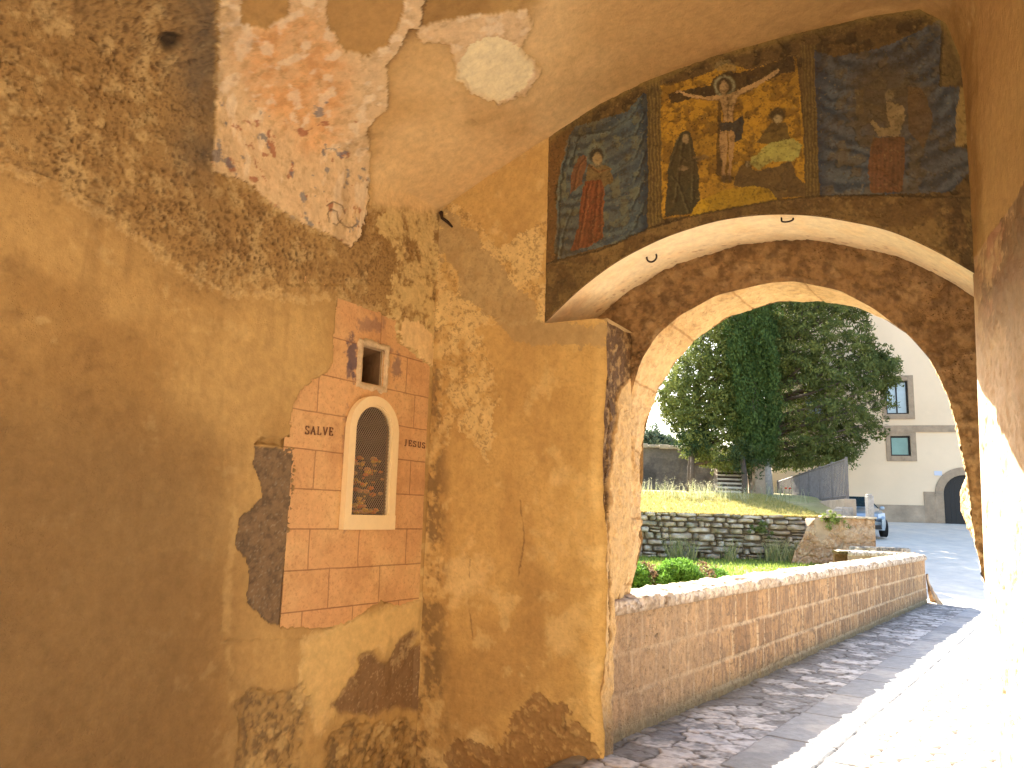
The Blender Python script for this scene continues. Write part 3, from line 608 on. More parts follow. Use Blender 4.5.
# pair points: project from the inner outline outwards radially about the arch centre above the springing
cen = np.array([1.05, 2.05])
obm = inf.copy()
for i, p in enumerate(inf):
    if p[1] <= cen[1]: obm[i] = (-.6 if p[0] < 1 else 2.50, p[1])
    else:
        v = (p-cen)/np.linalg.norm(p-cen)
        k = 1.85; obm[i] = cen+v*k
        obm[i][0] = np.clip(obm[i][0], -.7, 2.5); 
t = np.linspace(0, 1, 70)**1.3
G = inf[:, None]*(1-t[None, :, None])+obm[:, None]*t[None, :, None]
Pw = W(G[..., 0], G[..., 1], D1); f2 = fbm(Pw, 5, 820, 5, .6); f3 = fbm(Pw, 20, 840, 4, .65); f4 = fbm(Pw, 9, 860, 4)
c = np.zeros(Pw.shape)+obs(138, 94, 48); c = mixc(c, obs(90, 58, 28), ss(f3, .46, .62)*.65); c = mixc(c, obs(158, 112, 60), ss(f4, .55, .64)*.6)
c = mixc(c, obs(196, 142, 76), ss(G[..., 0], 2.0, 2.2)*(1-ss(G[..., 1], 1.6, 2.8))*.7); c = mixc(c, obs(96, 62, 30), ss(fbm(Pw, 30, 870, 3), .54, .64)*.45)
dd = (.5*(f2-.5)*.24+(f3-.5)*.07)*ss(t[None], 0, .06)+.0
grid('arch_ring', shift(Pw, dd), c, M['tufa'], gate, flip=True)
# outside face and the mass of the gatehouse around the opening (light-tight)
mb = MB()
xo = [(-7, -.5), (-7, 7.5), (9, 7.5), (9, -.5)]
def seg(u0, u1, z0, z1, d0=D2-.35, d1=D2-.02, into=None):
    P_ = [W(u0, z0, d0), W(u1, z0, d0), W(u1, z1, d0), W(u0, z1, d0)]
    (into or mb).poly([p for p in P_], (Nv[0]*(d1-d0), Nv[1]*(d1-d0), 0))
seg(-7, -.62, -.5, 6.2); seg(2.56, 9, -.5, 6.2); seg(-.62, 2.56, 4.0, 6.2)
mb.build('outer_masonry', mat('outer_masonry', (.4, .32, .2), var=.3, vscale=4, bump=.5, bscale=10), gate)
# exterior face plate around the opening
exo = []
for i, p in enumerate(sil):
    if p[1] <= cen[1]: exo.append((-1.0 if p[0] < 1 else 3.2, p[1]))
    else:
        v = (p-cen)/np.linalg.norm(p-cen); q = cen+v*3.2; exo.append((np.clip(q[0], -1.0, 3.2), min(q[1], 4.6)))
exo = np.array(exo); t = np.linspace(0, 1, 12); G = sil[:, None]*(1-t[None, :, None])+exo[:, None]*t[None, :, None]
grid('outer_face', W(G[..., 0], G[..., 1], D2), np.zeros(G.shape[:2]+(3,))+np.array([.4, .3, .18]), M['tufa'], gate)
# roof and flank masses
mb = MB()
Lq = W(-7, 5.5, .6); Rq = W(5, 5.5, .6)
mb.poly([Lq, Rq, Rq+np.array([-4.2, -6.9, 0]), Lq+np.array([-4.2, -6.9, 0])], (0, 0, .4))
mb.build('roof', M['roof'], gate)
mb = MB()
a = LW(-.2, -.4, -1.0); b = LW(7.8, -.4, -1.0); mb.poly([a, b, b+np.array([-ml[0]*.5, -ml[1]*.5, 0]), a+np.array([-ml[0]*.5, -ml[1]*.5, 0])], (0, 0, 5.88))
a = W(3.3, -.4, .6); b = a+np.array([-.35*7, -7, 0]); mb.poly([a, b, b+np.array([.5, 0, 0]), a+np.array([.5, 0, 0])], (0, 0, 5.88))
mb.build('flank_wall', M['plinth'], gate)

# unseen house added to bounce warm daylight into the passage
th_ = empty('added_bounce_house', (-4, -12.6, 0), R(-10), 'warm ochre rendered house added out of view to bounce daylight into the passage', 'house')
mb = MB(); mb.box((-4, -15.1, 4.2), (22, 5, 8.6), R(-10)); mb.build('wall', mat('ochre_render', (.50, .38, .25), var=.12, vscale=1.5, bump=.3, bscale=12), th_)
Mh = Matrix.Translation((-4, -12.6, 0)) @ Matrix.Rotation(R(-10), 4, 'Z')
for k_ in range(6):
    for z_ in (2.2, 5.6):
        p_ = Mh @ Vector((-8.5+k_*3.4, .0, z_)); wn_ = MB().box(p_[:], (1.35, .16, 1.9), R(-10), .02).build('window', M['surround'], th_)
        p_ = Mh @ Vector((-8.5+k_*3.4, .075, z_)); MB().box(p_[:], (1.0, .05, 1.5), R(-10)).build('pane', M['glassdark'], wn_)
p_ = Mh @ Vector((-2.2, .02, 1.2)); MB().box(p_[:], (1.4, .14, 2.5), R(-10), .02).build('door', M['door'], th_)
p_ = Mh @ Vector((0, -2.5, 8.7)); MB().box(p_[:], (22.8, 5.9, .35), R(-10), .02).build('roof', M['roof'], th_)
# ---- painted ashlar panel (fine grid just behind the plaster skin)
lsx = np.arange(-.09, 1.47, .004); zsx = np.arange(.82, 3.14, .004)
L_, Z_ = np.meshgrid(lsx, zsx, indexing='ij'); Pw = LW(L_, Z_, -.012)
f2 = fbm(Pw, 6, 20, 5, .6); f3 = fbm(Pw, 26, 40, 4, .65); f4 = fbm(Pw, 75, 60, 3, .7); f1 = fbm(Pw, 2.5, 61, 4)
gx, gy = project(Pw)
c = np.zeros(Pw.shape)+obs(190, 132, 73)
ZJ = [.68, .942, 1.203, 1.466, 1.725, 1.985, 2.24, 2.50, 2.779, 3.2]
VJ = [[1.21, .747, .26], [1.39, .99, .49], [1.19, .722, .21], [], [1.19, .20], [], [1.20, .19], [1.2, .3], [.62, 1.2]]
blk = np.zeros(L_.shape); jd = np.full(L_.shape, 9.)
wob = .004*(f2-.5)*2
for k in range(len(ZJ)-1):
    rowm = (Z_ >= ZJ[k]) & (Z_ < ZJ[k+1]); b = np.zeros(L_.shape)
    for v in VJ[k]:
        b += (L_ > v); jd = np.where(rowm, np.minimum(jd, np.abs(L_-v+wob)), jd)
    blk = np.where(rowm, k*5+b, blk)
for z in ZJ: jd = np.minimum(jd, np.abs(Z_-z+wob))
bi = blk.astype(np.int64); rv = _h(bi, bi*0+3, bi*0, 4)
c = mixc(c, obs(200, 142, 80), rv*.6); c = mixc(c, obs(184, 120, 66), _h(bi, bi*0+9, bi*0, 8)*.5)
c = mixc(c, obs(206, 156, 88), ss(f1, .45, .7)*.4); c = mixc(c, obs(160, 104, 54), ss(f2, .48, .75)*.4); c = mixc(c, obs(150, 92, 46), ss(f4, .6, .7)*.4)
for (sx, sy, rx_, ry_, k_) in ((352, 357, 7, 22, .9), (349, 372, 5, 14, .8), (397, 368, 5, 16, .6), (372, 325, 14, 9, .45), (346, 470, 4, 70, .4), (384, 350, 9, 8, .5)):
    g = 1-ss(np.hypot((gx-sx)/rx_, (gy-sy)/ry_)+(f3-.5)*2.2, .5, 1.15); c = mixc(c, obs(92, 66, 56), g*k_)
jm = 1-ss(jd, .002, .0055); c = mixc(c, obs(120, 72, 38), jm*.75)
dsp = (f2-.5)*.006-jm*.003
hol = archin(L_, Z_, .465, .87, 1.53, 2.37) | ((L_ > .575) & (L_ < .80) & (Z_ > 2.51) & (Z_ < 2.78)) | ((L_ > 1.39) & (Z_ < 1.93))
Q = Pw.copy(); Q[..., 0] += ml[0]*dsp; Q[..., 1] += ml[1]*dsp
pan = grid('painted_panel', Q, c, M['panel'], gate, ~hol, flip=True)
tag(pan, 'salmon painted ashlar panel around the shrine')
# inscriptions, brush-lettered
GL = {'S': [[(.8, .85), (.6, 1), (.3, 1), (.12, .82), (.2, .6), (.75, .4), (.85, .2), (.65, 0), (.3, 0), (.12, .16)], [(.82, .98), (.8, .78)], [(.12, 0), (.14, .24)]],
      'A': [[(.02, 0), (.45, 1)], [(.45, 1), (.9, 0)], [(.2, .38), (.72, .38)], [(-.05, 0), (.14, 0)], [(.76, 0), (1.02, 0)]],
      'L': [[(.2, 1), (.2, 0)], [(.2, 0), (.85, 0)], [(.85, 0), (.88, .25)], [(.05, 1), (.38, 1)]],
      'V': [[(.05, 1), (.48, 0)], [(.48, 0), (.92, 1)], [(-.05, 1), (.2, 1)], [(.78, 1), (1.04, 1)]],
      'E': [[(.2, 1), (.2, 0)], [(.05, 1), (.85, 1)], [(.2, .5), (.65, .5)], [(.05, 0), (.88, 0)], [(.85, 1), (.86, .8)], [(.88, 0), (.9, .22)], [(.65, .6), (.65, .4)]],
      'J': [[(.62, 1), (.62, .1)], [(.62, .1), (.45, -.12)], [(.45, -.12), (.2, -.1)], [(.38, 1), (.86, 1)]],
      'U': [[(.15, 1), (.15, .25), (.3, 0), (.65, 0), (.8, .25), (.8, 1)], [(0, 1), (.3, 1)], [(.66, 1), (.94, 1)]]}
def letters(word, l0, l1, z0, h, slope=0):
    mb = MB(); n = len(word); wd = (l0-l1)/n
    for i, ch in enumerate(word):
        for s in GL[ch]:
            for k, ((a, b), (c_, d_)) in enumerate(zip(s, s[1:])):
                x0 = l0-(i+.08+a*.72)*wd; x1 = l0-(i+.08+c_*.72)*wd; y0 = z0+b*h+slope*i; y1 = z0+d_*h+slope*i
                th = .0042 if abs(y1-y0) > abs(x1-x0)*.8 else .0024
                dx, dy = x1-x0, y1-y0; L = math.hypot(dx, dy) or 1; nx, ny = -dy/L*th, dx/L*th
                ex, ey = dx/L*.001, dy/L*.001
                pts = [LW(x0+nx-ex, y0+ny-ey, -.007), LW(x1+nx+ex, y1+ny+ey, -.007), LW(x1-nx+ex, y1-ny+ey, -.007), LW(x0-nx-ex, y0-ny-ey, -.007)]
                mb.poly(pts, (ml[0]*(.0020+.0001*k), ml[1]*(.0020+.0001*k), 0))
    return mb
tag(letters('SALVE', 1.305, 1.035, 2.085, .052, .003).build('inscription', M['letter'], pan), 'dark brush lettering SALVE')
tag(letters('JESUS', .305, .03, 2.098, .042, -.001).build('inscription', M['letter'], pan), 'dark brush lettering JESUS')

# ---- arched shrine with white frame and wire mesh
shr = empty('wall_shrine', LW(.67, 1.47), 0, 'arched wall shrine with white frame and fine wire mesh, set in the salmon panel', 'shrine')
def archpts(l0, l1, z0, zt, n=24, o=0.):
    r = (l1-l0)/2; c_ = (l0+l1)/2; zc = zt-r
    pts = [(l0, z0)]+[(c_-r*math.cos(k*math.pi/n), zc+r*math.sin(k*math.pi/n)) for k in range(n+1)]+[(l1, z0)]
    return pts
def frame(mb, A_, B_, o0, o1):
    n = len(A_)
    for o_a, o_b, X_, Y_ in ((o1, o1, A_, B_), (o0, o1, A_, A_), (o1, o0, B_, B_)):
        va = [mb.bm.verts.new(LW(*p, o_a).tolist()) for p in X_]; vb = [mb.bm.verts.new(LW(*p, o_b).tolist()) for p in Y_]
        for i in range(n-1): mb.bm.faces.new((va[i], va[i+1], vb[i+1], vb[i]))
    return mb
mb = MB(); frame(mb, archpts(.408, .928, 1.50, 2.42), archpts(.472, .864, 1.50, 2.355), -.015, .035)
mb.build('frame', M['white'], shr, smooth=False)
mb = MB(); frame(mb, archpts(.472, .864, 1.53, 2.355), archpts(.484, .852, 1.53, 2.343), .0, .024); mb.build('inner_bead', M['white'], shr)
mb = MB(); mb.poly([LW(.402, 1.462, -.012), LW(.932, 1.462, -.012), LW(.932, 1.565, -.012), LW(.402, 1.565, -.012)], (ml[0]*.049, ml[1]*.049, 0)); mb.build('sill', M['white'], shr)
# mesh of diagonal wires
def inarch(l, z): return archin(np.array(l), np.array(z), .478, .858, 1.56, 2.35)
VV = []; FF = []
def wire(a, b, o, r=.0016):
    d_ = (b[0]-a[0], b[1]-a[1]); L = math.hypot(*d_); nx, nz = -d_[1]/L*r, d_[0]/L*r
    i0 = len(VV)
    for l_, z_ in ((a[0]+nx, a[1]+nz), (b[0]+nx, b[1]+nz), (b[0]-nx, b[1]-nz), (a[0]-nx, a[1]-nz)): VV.append(LW(l_, z_, o+r).tolist())
    for l_, z_ in ((a[0], a[1]), (b[0], b[1])): VV.append(LW(l_, z_, o-r).tolist())
    FF.extend([(i0, i0+1, i0+2, i0+3), (i0, i0+4, i0+5, i0+1), (i0+3, i0+2, i0+5, i0+4)])
tt = np.linspace(-1.2, 1.2, 1200)
for s_, o in ((1, .004), (-1, .007)):
    for k in range(-46, 47):
        base = k*.021
        l_ = .668+tt*.62+base; z_ = 1.95+tt*.78*s_
        m = inarch(l_, z_)
        if m.any():
            i = np.where(m)[0]; wire((l_[i[0]], z_[i[0]]), (l_[i[-1]], z_[i[-1]]), o)
raw('wire_mesh', np.array(VV), np.array(FF), M['wire'], shr, smooth=False)
# niche cavity
mb = MB()
Ac = archpts(.45, .885, 1.50, 2.385)
va = [mb.bm.verts.new(LW(*p, -.012).tolist()) for p in Ac]; vb = [mb.bm.verts.new(LW(*p, -.30).tolist()) for p in Ac]
n = len(Ac)
for i in range(n): mb.bm.faces.new((va[i], va[(i+1) % n], vb[(i+1) % n], vb[i]))
mb.bm.faces.new(vb); mb.build('niche', mat('niche_blue_grey', (.07, .055, .06), var=.3, vscale=12), shr)
# flowers inside: separate thing, resting on the niche floor
fl_ = empty('dried_bouquet', LW(.66, 1.51, -.12), 0, 'bunch of dried yellow and orange flowers behind the wire mesh of the white arched shrine', 'bouquet')
mb = MB(); mb.tube([LW(.66, 1.502, -.13), LW(.66, 1.56, -.13), LW(.66, 1.6, -.13)], [.05, .06, .045], 12).build('pot', mat('pot', (.3, .2, .12)), fl_)
mbs = MB(); fa = MB(); fb = MB(); fc = MB()
for k in range(80):
    l_ = .66+random.gauss(0, .085); z_ = 1.58+random.random()**1.5*.40; o = -.07+random.gauss(0, .03); o = max(-.2, min(-.02, o)); l_ = min(.83, max(.50, l_))
    mbs.tube([LW(.66, 1.56, -.13), LW((l_+.66)/2, (z_+1.56)/2+.03, o), LW(l_, z_, o)], .0025, 5)
    (fa, fb, fc)[k % 3].ico(LW(l_, z_, o), random.uniform(.014, .030), 1, (1, 1, .6))
mbs.build('stems', mat('dry_stem', (.15, .14, .05)), fl_)
fa.build('blossoms', mat('yellow_bloom', (.85, .55, .08), var=.3, vscale=60), fl_); fb.build('blossoms', mat('orange_bloom', (.85, .30, .05), var=.3, vscale=60), fl_); fc.build('blossoms', mat('pale_bloom', (.75, .42, .16), var=.3, vscale=60), fl_)

# ---- small square recess with ragged plaster rim
rec = empty('wall_recess', LW(.69, 2.47), 0, 'small square opening with a ragged white plaster rim, above the arched shrine', 'recess')
n = 96
th = np.linspace(0, 2*np.pi, n, endpoint=False)
def sq(hl, hz, j, seed):
    k = 1/np.maximum(np.abs(np.cos(th)), np.abs(np.sin(th)))
    l_ = .687+np.cos(th)*k*hl; z_ = 2.646+np.sin(th)*k*hz
    q = np.stack([l_, z_, th*0], -1); nz_ = fbm(q, 22, seed, 3)-.5
    return np.stack([l_*(1)+np.cos(th)*nz_*j, z_+np.sin(th)*nz_*j], -1)
rings = [(sq(.165, .182, .05, 3), -.016), (sq(.158, .175, .045, 3), .006), (sq(.145, .158, .03, 4), .011), (sq(.128, .143, .015, 5), .008), (sq(.121, .135, .008, 6), -.012), (sq(.118, .132, .004, 7), -.05)]
V = []; 
for q, o in rings: V += [LW(p[0], p[1], o) for p in q]
F = [(r*n+i, r*n+(i+1) % n, (r+1)*n+(i+1) % n, (r+1)*n+i) for r in range(len(rings)-1) for i in range(n)]
raw('rim', np.array(V), np.array(F), mat('white_lime_rim', (.62, .50, .33), var=.25, vscale=25, bump=.6, bscale=50, bdist=.01), rec)
mb = MB(); va = [LW(.575, 2.515, -.045), LW(.80, 2.515, -.045), LW(.80, 2.775, -.045), LW(.575, 2.775, -.045)]; vb = [LW(.56, 2.50, -.24), LW(.81, 2.50, -.24), LW(.79, 2.74, -.24), LW(.58, 2.74, -.24)]
a_ = [mb.bm.verts.new(v.tolist()) for v in va]; b_ = [mb.bm.verts.new(v.tolist()) for v in vb]
for i in range(4): mb.bm.faces.new((a_[i], a_[(i+1) % 4], b_[(i+1) % 4], b_[i]))
mb.bm.faces.new(b_); mb.build('cavity', mat('recess_plaster', (.24, .15, .08), var=.25, vscale=14, bump=.4), rec)

# ---- iron fittings
def hook(pts, name, label, r=.006):
    o = MB().tube(pts, r, 8).build(name, M['iron'], None, True, False); return tag(o, label, 'hook', 'iron hooks under the outer arch')
def hookpts(u, d, flat=False):
    z = zo(u); s = .075
    P_ = []
    for k in range(13):
        a = k/12*math.pi*1.15
        P_.append((u-.5*s+(.5-.5*math.cos(a))*s, z-.018-.5*s*math.sin(a)*(.35 if flat else 1), d))
    P_ = [(u-.5*s, z+.03, d)]+P_
    return [W(*p) for p in P_]
hook(hookpts(.30, .17), 'iron_hook', 'rusty iron hook on the left haunch of the pale arch soffit, open curl facing down', .007)
hook(hookpts(1.28, .05, True), 'iron_hook', 'flattened iron hook near the crown of the pale arch soffit, under the painting', .006)
pk = atY(443, 212, 6.0); 
o = MB().tube([W(-1.50, 4.07, .02), W(-1.455, 4.05, -.03), W(-1.44, 4.00, -.035), W(-1.39, 3.96, -.02), W(-1.36, 3.92, .01)], [.014, .018, .013, .014, .008], 7).build('iron_stub', M['iron'], None, True, False)
tag(o, 'blackened broken iron stub in the corner where the left wall meets the vault', 'iron bracket')

# ================================================================== STREET AND PARAPET
PA = R(35.8); Tp = np.array([math.sin(PA), math.cos(PA)]); Rp = np.array([math.cos(PA), -math.sin(PA)])   # along, to the right
P0 = np.array([.78, 6.0])
def S(s, t, z=0.):
    s, t, z = np.broadcast_arrays(np.asarray(s, float), np.asarray(t, float), np.asarray(z, float))
    return np.stack([P0[0]+Tp[0]*s+Rp[0]*t, P0[1]+Tp[1]*s+Rp[1]*t, z], -1)
def sink(x, y):
    t_ = (x-P0[0])*Rp[0]+(y-P0[1])*Rp[1]; s_ = (x-P0[0])*Tp[0]+(y-P0[1])*Tp[1]
    return .62*ss(-t_, .02, .75)*(s_ < .25)
def ramp(y): return .1*np.clip(y-18.5, 0, 17.3)
def hroad(x, y): return ramp(y)
# ground and street
def sheet(name, xs, ys, zf, m, c=None):
    X_, Y_ = np.meshgrid(xs, ys, indexing='ij'); P_ = np.stack([X_, Y_, zf(X_, Y_)], -1)
    return tag(raw(name, P_.reshape(-1, 3), gridfaces(len(xs), len(ys), None, False), m), None, None, None, 'structure')
gm = mat('ground', (.24, .20, .14), var=.3, vscale=.5, bump=.3, bscale=5)
sheet('ground', np.r_[-600, -200, -60, -20, np.arange(-10, 40, 2.), 60, 200, 600], np.r_[-300, -60, -20, np.arange(-10, 46, 2.), 60, 150, 400, 1500], lambda x, y: ramp(y)-.06-.9*((x > -7) & (x < 3) & (y > -4) & (y < 7)), gm)
roadm = mat('street_stone', (.78, .69, .56), var=.12, vscale=2.5, bump=.3, bscale=18, bdist=.01, c2=(.66, .60, .51), c2scale=.8)
sheet('street', np.r_[np.arange(-8, 4, .2), np.arange(4, 30.1, .5)], np.r_[np.arange(-12, 9, .2), np.arange(9, 44, .5)], lambda x, y: ramp(y)-.012-sink(x, y), roadm)
# paved strip beside the parapet: rough cobbles, large slabs, edging
s = np.arange(-1.6, 13.6, .0125); t = np.arange(-.12, 2.6, .0125)
S_, T_ = np.meshgrid(s, t, indexing='ij'); Pw = S(S_, T_, 0.)
fa_ = fbm(Pw, 2, 5, 4)
f2 = fbm(Pw, 7, 6, 4); f3 = fbm(Pw, 30, 7, 3)
wob = (f2-.5)*.10
w1a, w1b, wc = worley((S_+wob*1.6)/.21, (T_+wob*1.6)/.30, 3); gap1 = w1b-w1a
w2a, w2b, wc2 = worley((S_)/.16, (T_+.02)/.16, 8); gap2 = w2b-w2a
sl_row = np.floor((T_-.78+.02*(f2-.5))/.52); off = sl_row*.37
cellL = .95; sx = (S_+off+wob*.15)/cellL; slc = np.floor(sx); gs = np.minimum(np.abs(sx-np.round(sx))*cellL, np.abs(((T_-.78+.02*(f2-.5))/.52) % 1)*.52)
gs = np.minimum(gs, (1-((T_-.78+.02*(f2-.5))/.52) % 1)*.52)
zone1 = T_ < .78+.05*(f2-.5); zoneS = (~zone1) & (T_ < 1.48); zone3 = T_ >= 1.48
h1 = ss(gap1, .02, .09)*(.006+.009*wc)+(fbm(Pw, 14, 66, 4, .65)-.5)*.020; h2 = ss(gs, .0, .014)*.024; h3 = ss(gap2, .04, .2)*.02
hh = np.where(zone1, h1, np.where(zoneS, h2, h3))+(f2-.5)*.008+(f3-.5)*.005
c1 = mixc(np.zeros(Pw.shape)+np.array([.23, .23, .225]), np.array([.54, .53, .51]), ss(wc*.6+f2*.5+f3*.4, .62, .95)); c1 = mixc(c1, np.array([.09, .08, .065]), np.clip((1-ss(gap1, .02, .13))*.8+ss(fbm(Pw, 16, 67, 3), .56, .66)*.4, 0, 1))
sid = _h(slc.astype(np.int64), sl_row.astype(np.int64), 0*slc.astype(np.int64), 4)
c2_ = mixc(np.zeros(Pw.shape)+np.array([.19, .20, .205]), np.array([.32, .33, .335]), sid); c2_ = mixc(c2_, np.array([.10, .09, .08]), (1-ss(gs, .002, .014))*.8)
c3 = mixc(np.zeros(Pw.shape)+np.array([.50, .47, .42]), np.array([.66, .62, .55]), wc2); c3 = mixc(c3, np.array([.14, .12, .10]), (1-ss(gap2, .03, .16))*.7)
cc = np.where(zone1[..., None], c1, np.where(zoneS[..., None], c2_, c3))
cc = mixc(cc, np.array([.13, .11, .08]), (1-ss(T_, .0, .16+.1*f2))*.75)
cc = mixc(cc, np.array([.5, .47, .42]), ss(fa_, .55, .66)*.35*zoneS)
pv = Pw.copy(); pv[..., 2] = hh-.004-sink(Pw[..., 0], Pw[..., 1])
tag(grid('paving', pv, cc, M['paving'], None), kind='structure')

# parapet
par = empty('parapet_wall', S(0, 0), 0, 'long low tufa block parapet with pale rounded coping beside the street', 'wall')
LP = 13.6; RAD = 1.05
path = []
for q in np.arange(-.03, LP, .012): path.append((q, 0., 0.))
for a in np.arange(0, R(150), .012/RAD*1.0): path.append((LP+RAD*math.sin(a), -RAD*(1-math.cos(a)), a))
path = np.array(path); NPp = len(path)
sarc = np.r_[0, np.cumsum(np.hypot(*np.diff(path[:, :2], axis=0).T))]
nx_ = np.stack([np.sin(path[:, 2]), np.cos(path[:, 2])], -1)   # outward (s,t)
zs = np.arange(-.1, .905, .012)
SA, Z_ = np.meshgrid(sarc, zs, indexing='ij')
b3 = np.stack([SA, 0*SA, Z_], -1)
f2 = fbm(b3, 6, 31, 5, .6); f3 = fbm(b3, 24, 32, 4, .65); f1 = fbm(b3, 1.2, 33, 4); f4 = fbm(b3*np.array([2.2, 1, .7]), 9, 34, 4)
zj = [-.1, .08, .31, .60, .92]; off = 0
row = np.zeros(SA.shape, int); jd = np.full(SA.shape, 9.); bid = np.zeros(SA.shape, np.int64)
wb = .012*(f2-.5)*2
for k in range(4):
    m = (Z_ >= zj[k]) & (Z_ < zj[k+1]); rk = np.random.default_rng(100+k); bd = np.cumsum(rk.uniform(.17, .46, 120)) - .2
    x = SA+wb*1.5; ii = np.searchsorted(bd, x.ravel()).reshape(x.shape); lo = bd[np.clip(ii-1, 0, 119)]; hi = bd[np.clip(ii, 0, 119)]
    dj = np.minimum(np.abs(x-lo), np.abs(hi-x)); dz = np.minimum(np.abs(Z_-zj[k]+wb*.6), np.abs(Z_-zj[k+1]+wb*.6))
    jd = np.where(m, np.minimum(dj, dz), jd); bid = np.where(m, ii.astype(np.int64)*7+k, bid)
joint = 1-ss(jd, .008, .024)
rv = _h(bid, bid*0, bid*0+2, 5)
c = mixc(np.zeros(b3.shape)+np.array([.46, .28, .135]), np.array([.29, .17, .085]), rv)
c = mixc(c, np.array([.20, .125, .075]), ss(f4, .5, .62)*.7); c = mixc(c, np.array([.45, .33, .21]), ss(f3, .58, .68)*.5); c = mixc(c, np.array([.54, .40, .25]), joint*(.6+.35*ss(f2, .4, .6)))
nearc = 1-ss(SA, 1.0, 2.8); c = mixc(c, np.array([.42, .29, .165]), nearc*.6)
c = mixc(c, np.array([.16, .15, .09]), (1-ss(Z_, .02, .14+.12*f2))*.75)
c = mixc(c, np.array([.14, .085, .05]), ss(f3, .60, .68)*(.65-.25*nearc))
dsp = (f1-.5)*.03+(f2-.5)*.02+(f3-.5)*.012-joint*(.006)*(1-.7*nearc)+.012*(rv-.5)*(1-.8*nearc)-ss(f3, .64, .72)*.008
sx_ = path[:, 0][:, None]+nx_[:, 0][:, None]*dsp; tx_ = path[:, 1][:, None]+nx_[:, 1][:, None]*dsp
grid('block_face', S(sx_, tx_, Z_), c, M['tufa'], par)
# back face
zb = np.linspace(-.1, .9, 12); SB, ZB = np.meshgrid(sarc, zb, indexing='ij'); idx = np.arange(0, NPp)
grid('rear_face', S(path[:, 0][:, None]-nx_[:, 0][:, None]*.42+0*ZB, path[:, 1][:, None]-nx_[:, 1][:, None]*.42+0*ZB, ZB), np.zeros(SB.shape+(3,))+np.array([.4, .3, .2]), M['tufa'], par, flip=True)
# end cap
# coping: rounded profile
pa = np.linspace(0, 1, 46)
px_ = np.interp(pa, [0, .06, .2, .3, .5, .7, .8, .94, 1], [-.01, .028, .036, .02, -.2, -.42, -.445, -.44, -.41]); pz_ = np.interp(pa, [0, .06, .2, .3, .5, .7, .8, .94, 1], [.885, .888, .95, .985, 1.0, .985, .95, .888, .885])
SA, A_ = np.meshgrid(sarc, pa, indexing='ij'); o_ = px_[None]+0*SA; z_ = pz_[None]+0*SA
b3 = np.stack([SA, o_, z_], -1); f2 = fbm(b3, 7, 51, 5, .6); f3 = fbm(b3, 26, 52, 4, .65); wa, wb_, wc = worley(SA/.42+(f2-.5)*.6, o_/.5+.5+(f2-.5)*.5, 77)
cj = 1-ss(wb_-wa, .02, .08)
dsp = (f2-.5)*.07+(f3-.5)*.045-cj*.012
ca = np.cos((pa-.05)*math.pi)[None]; sa = np.sin(np.clip((pa-.0), 0, 1)*math.pi)[None]
oo = o_+dsp*ca; zz = z_+dsp*sa
c = mixc(np.zeros(b3.shape)+np.array([.58, .50, .40]), np.array([.40, .31, .22]), ss(f2, .48, .62)*.8); c = mixc(c, np.array([.20, .14, .09]), np.clip(ss(f3, .52, .62)*.7+cj*.5, 0, 1)); c = mixc(c, np.array([.26, .18, .11]), (1-ss(A_, .02, .2))*.65)  # last mix darkens the front underside: coping shadow put into the colour
grid('coping', S(path[:, 0][:, None]+nx_[:, 0][:, None]*oo, path[:, 1][:, None]+nx_[:, 1][:, None]*oo, zz), c, M['rough'], par)
# broken stone at the foot of the parapet end
def rock(name, c0, d, seed, m, parent=None, colr=(.4, .3, .2), rz=0, sub=4, amp=.25):
    bm = bmesh.new(); bmesh.ops.create_cube(bm, size=1); bmesh.ops.bevel(bm, geom=bm.edges[:], offset=.12, segments=2, affect='EDGES')
    bmesh.ops.subdivide_edges(bm, edges=bm.edges[:], cuts=sub, use_grid_fill=True)
    V_ = np.array([v.co[:] for v in bm.verts]); n_ = V_/np.linalg.norm(V_, axis=1, keepdims=True)
    V_ = V_+n_*((fbm(V_*1.0+seed*3.1, 2.5, seed, 4)-.5)*amp)[:, None]
    V_ = V_*np.array(d); ca, sa = math.cos(rz), math.sin(rz); V_ = np.stack([V_[:, 0]*ca-V_[:, 1]*sa, V_[:, 0]*sa+V_[:, 1]*ca, V_[:, 2]], -1)+np.array(c0)
    for v, q in zip(bm.verts, V_): v.co = q.tolist()
    me = bpy.data.meshes.new(name); bm.to_mesh(me); bm.free(); me.polygons.foreach_set('use_smooth', [True]*len(me.polygons))
    f = fbm(V_, 9, seed+3, 4); cl = mixc(np.zeros(V_.shape)+np.array(colr), np.array(colr)*.5, ss(f, .45, .6))
    a = me.color_attributes.new('Col', 'FLOAT_COLOR', 'POINT'); a.data.foreach_set('color', np.concatenate([cl, np.ones((len(cl), 1))], 1).astype(np.float32).ravel())
    return link(name, me, m, parent)
tt_ = np.linspace(0, 1, 26); Ug, Vg = np.meshgrid(np.linspace(0, 1, 26), tt_, indexing='ij')
ang_ = -.6+2.2*Ug; rad_ = .10+.42*(1-Vg)**1.6; hz_ = .62*Vg
bs = S(LP+RAD*.55*0+.28+rad_*np.sin(ang_)*1.0, .02+rad_*np.cos(ang_)*.55-.06, hz_-.03)
bs = bs+(fbm(bs, 7, 19, 4)[..., None]-.5)*.10
cbs = mixc(np.zeros(bs.shape)+np.array([.40, .27, .15]), np.array([.20, .13, .08]), ss(fbm(bs, 9, 23, 4), .48, .62))
tag(grid('buttress_stone', bs, cbs, M['rough'], None), 'rough brown sloping stone at the foot of the far parapet end', 'stone')

# ================================================================== GARDEN, TERRACE, WALLS
def lawnz(x, y): return np.interp(y, [5, 9, 22.6, 30], [.15, .2, .52, .52])
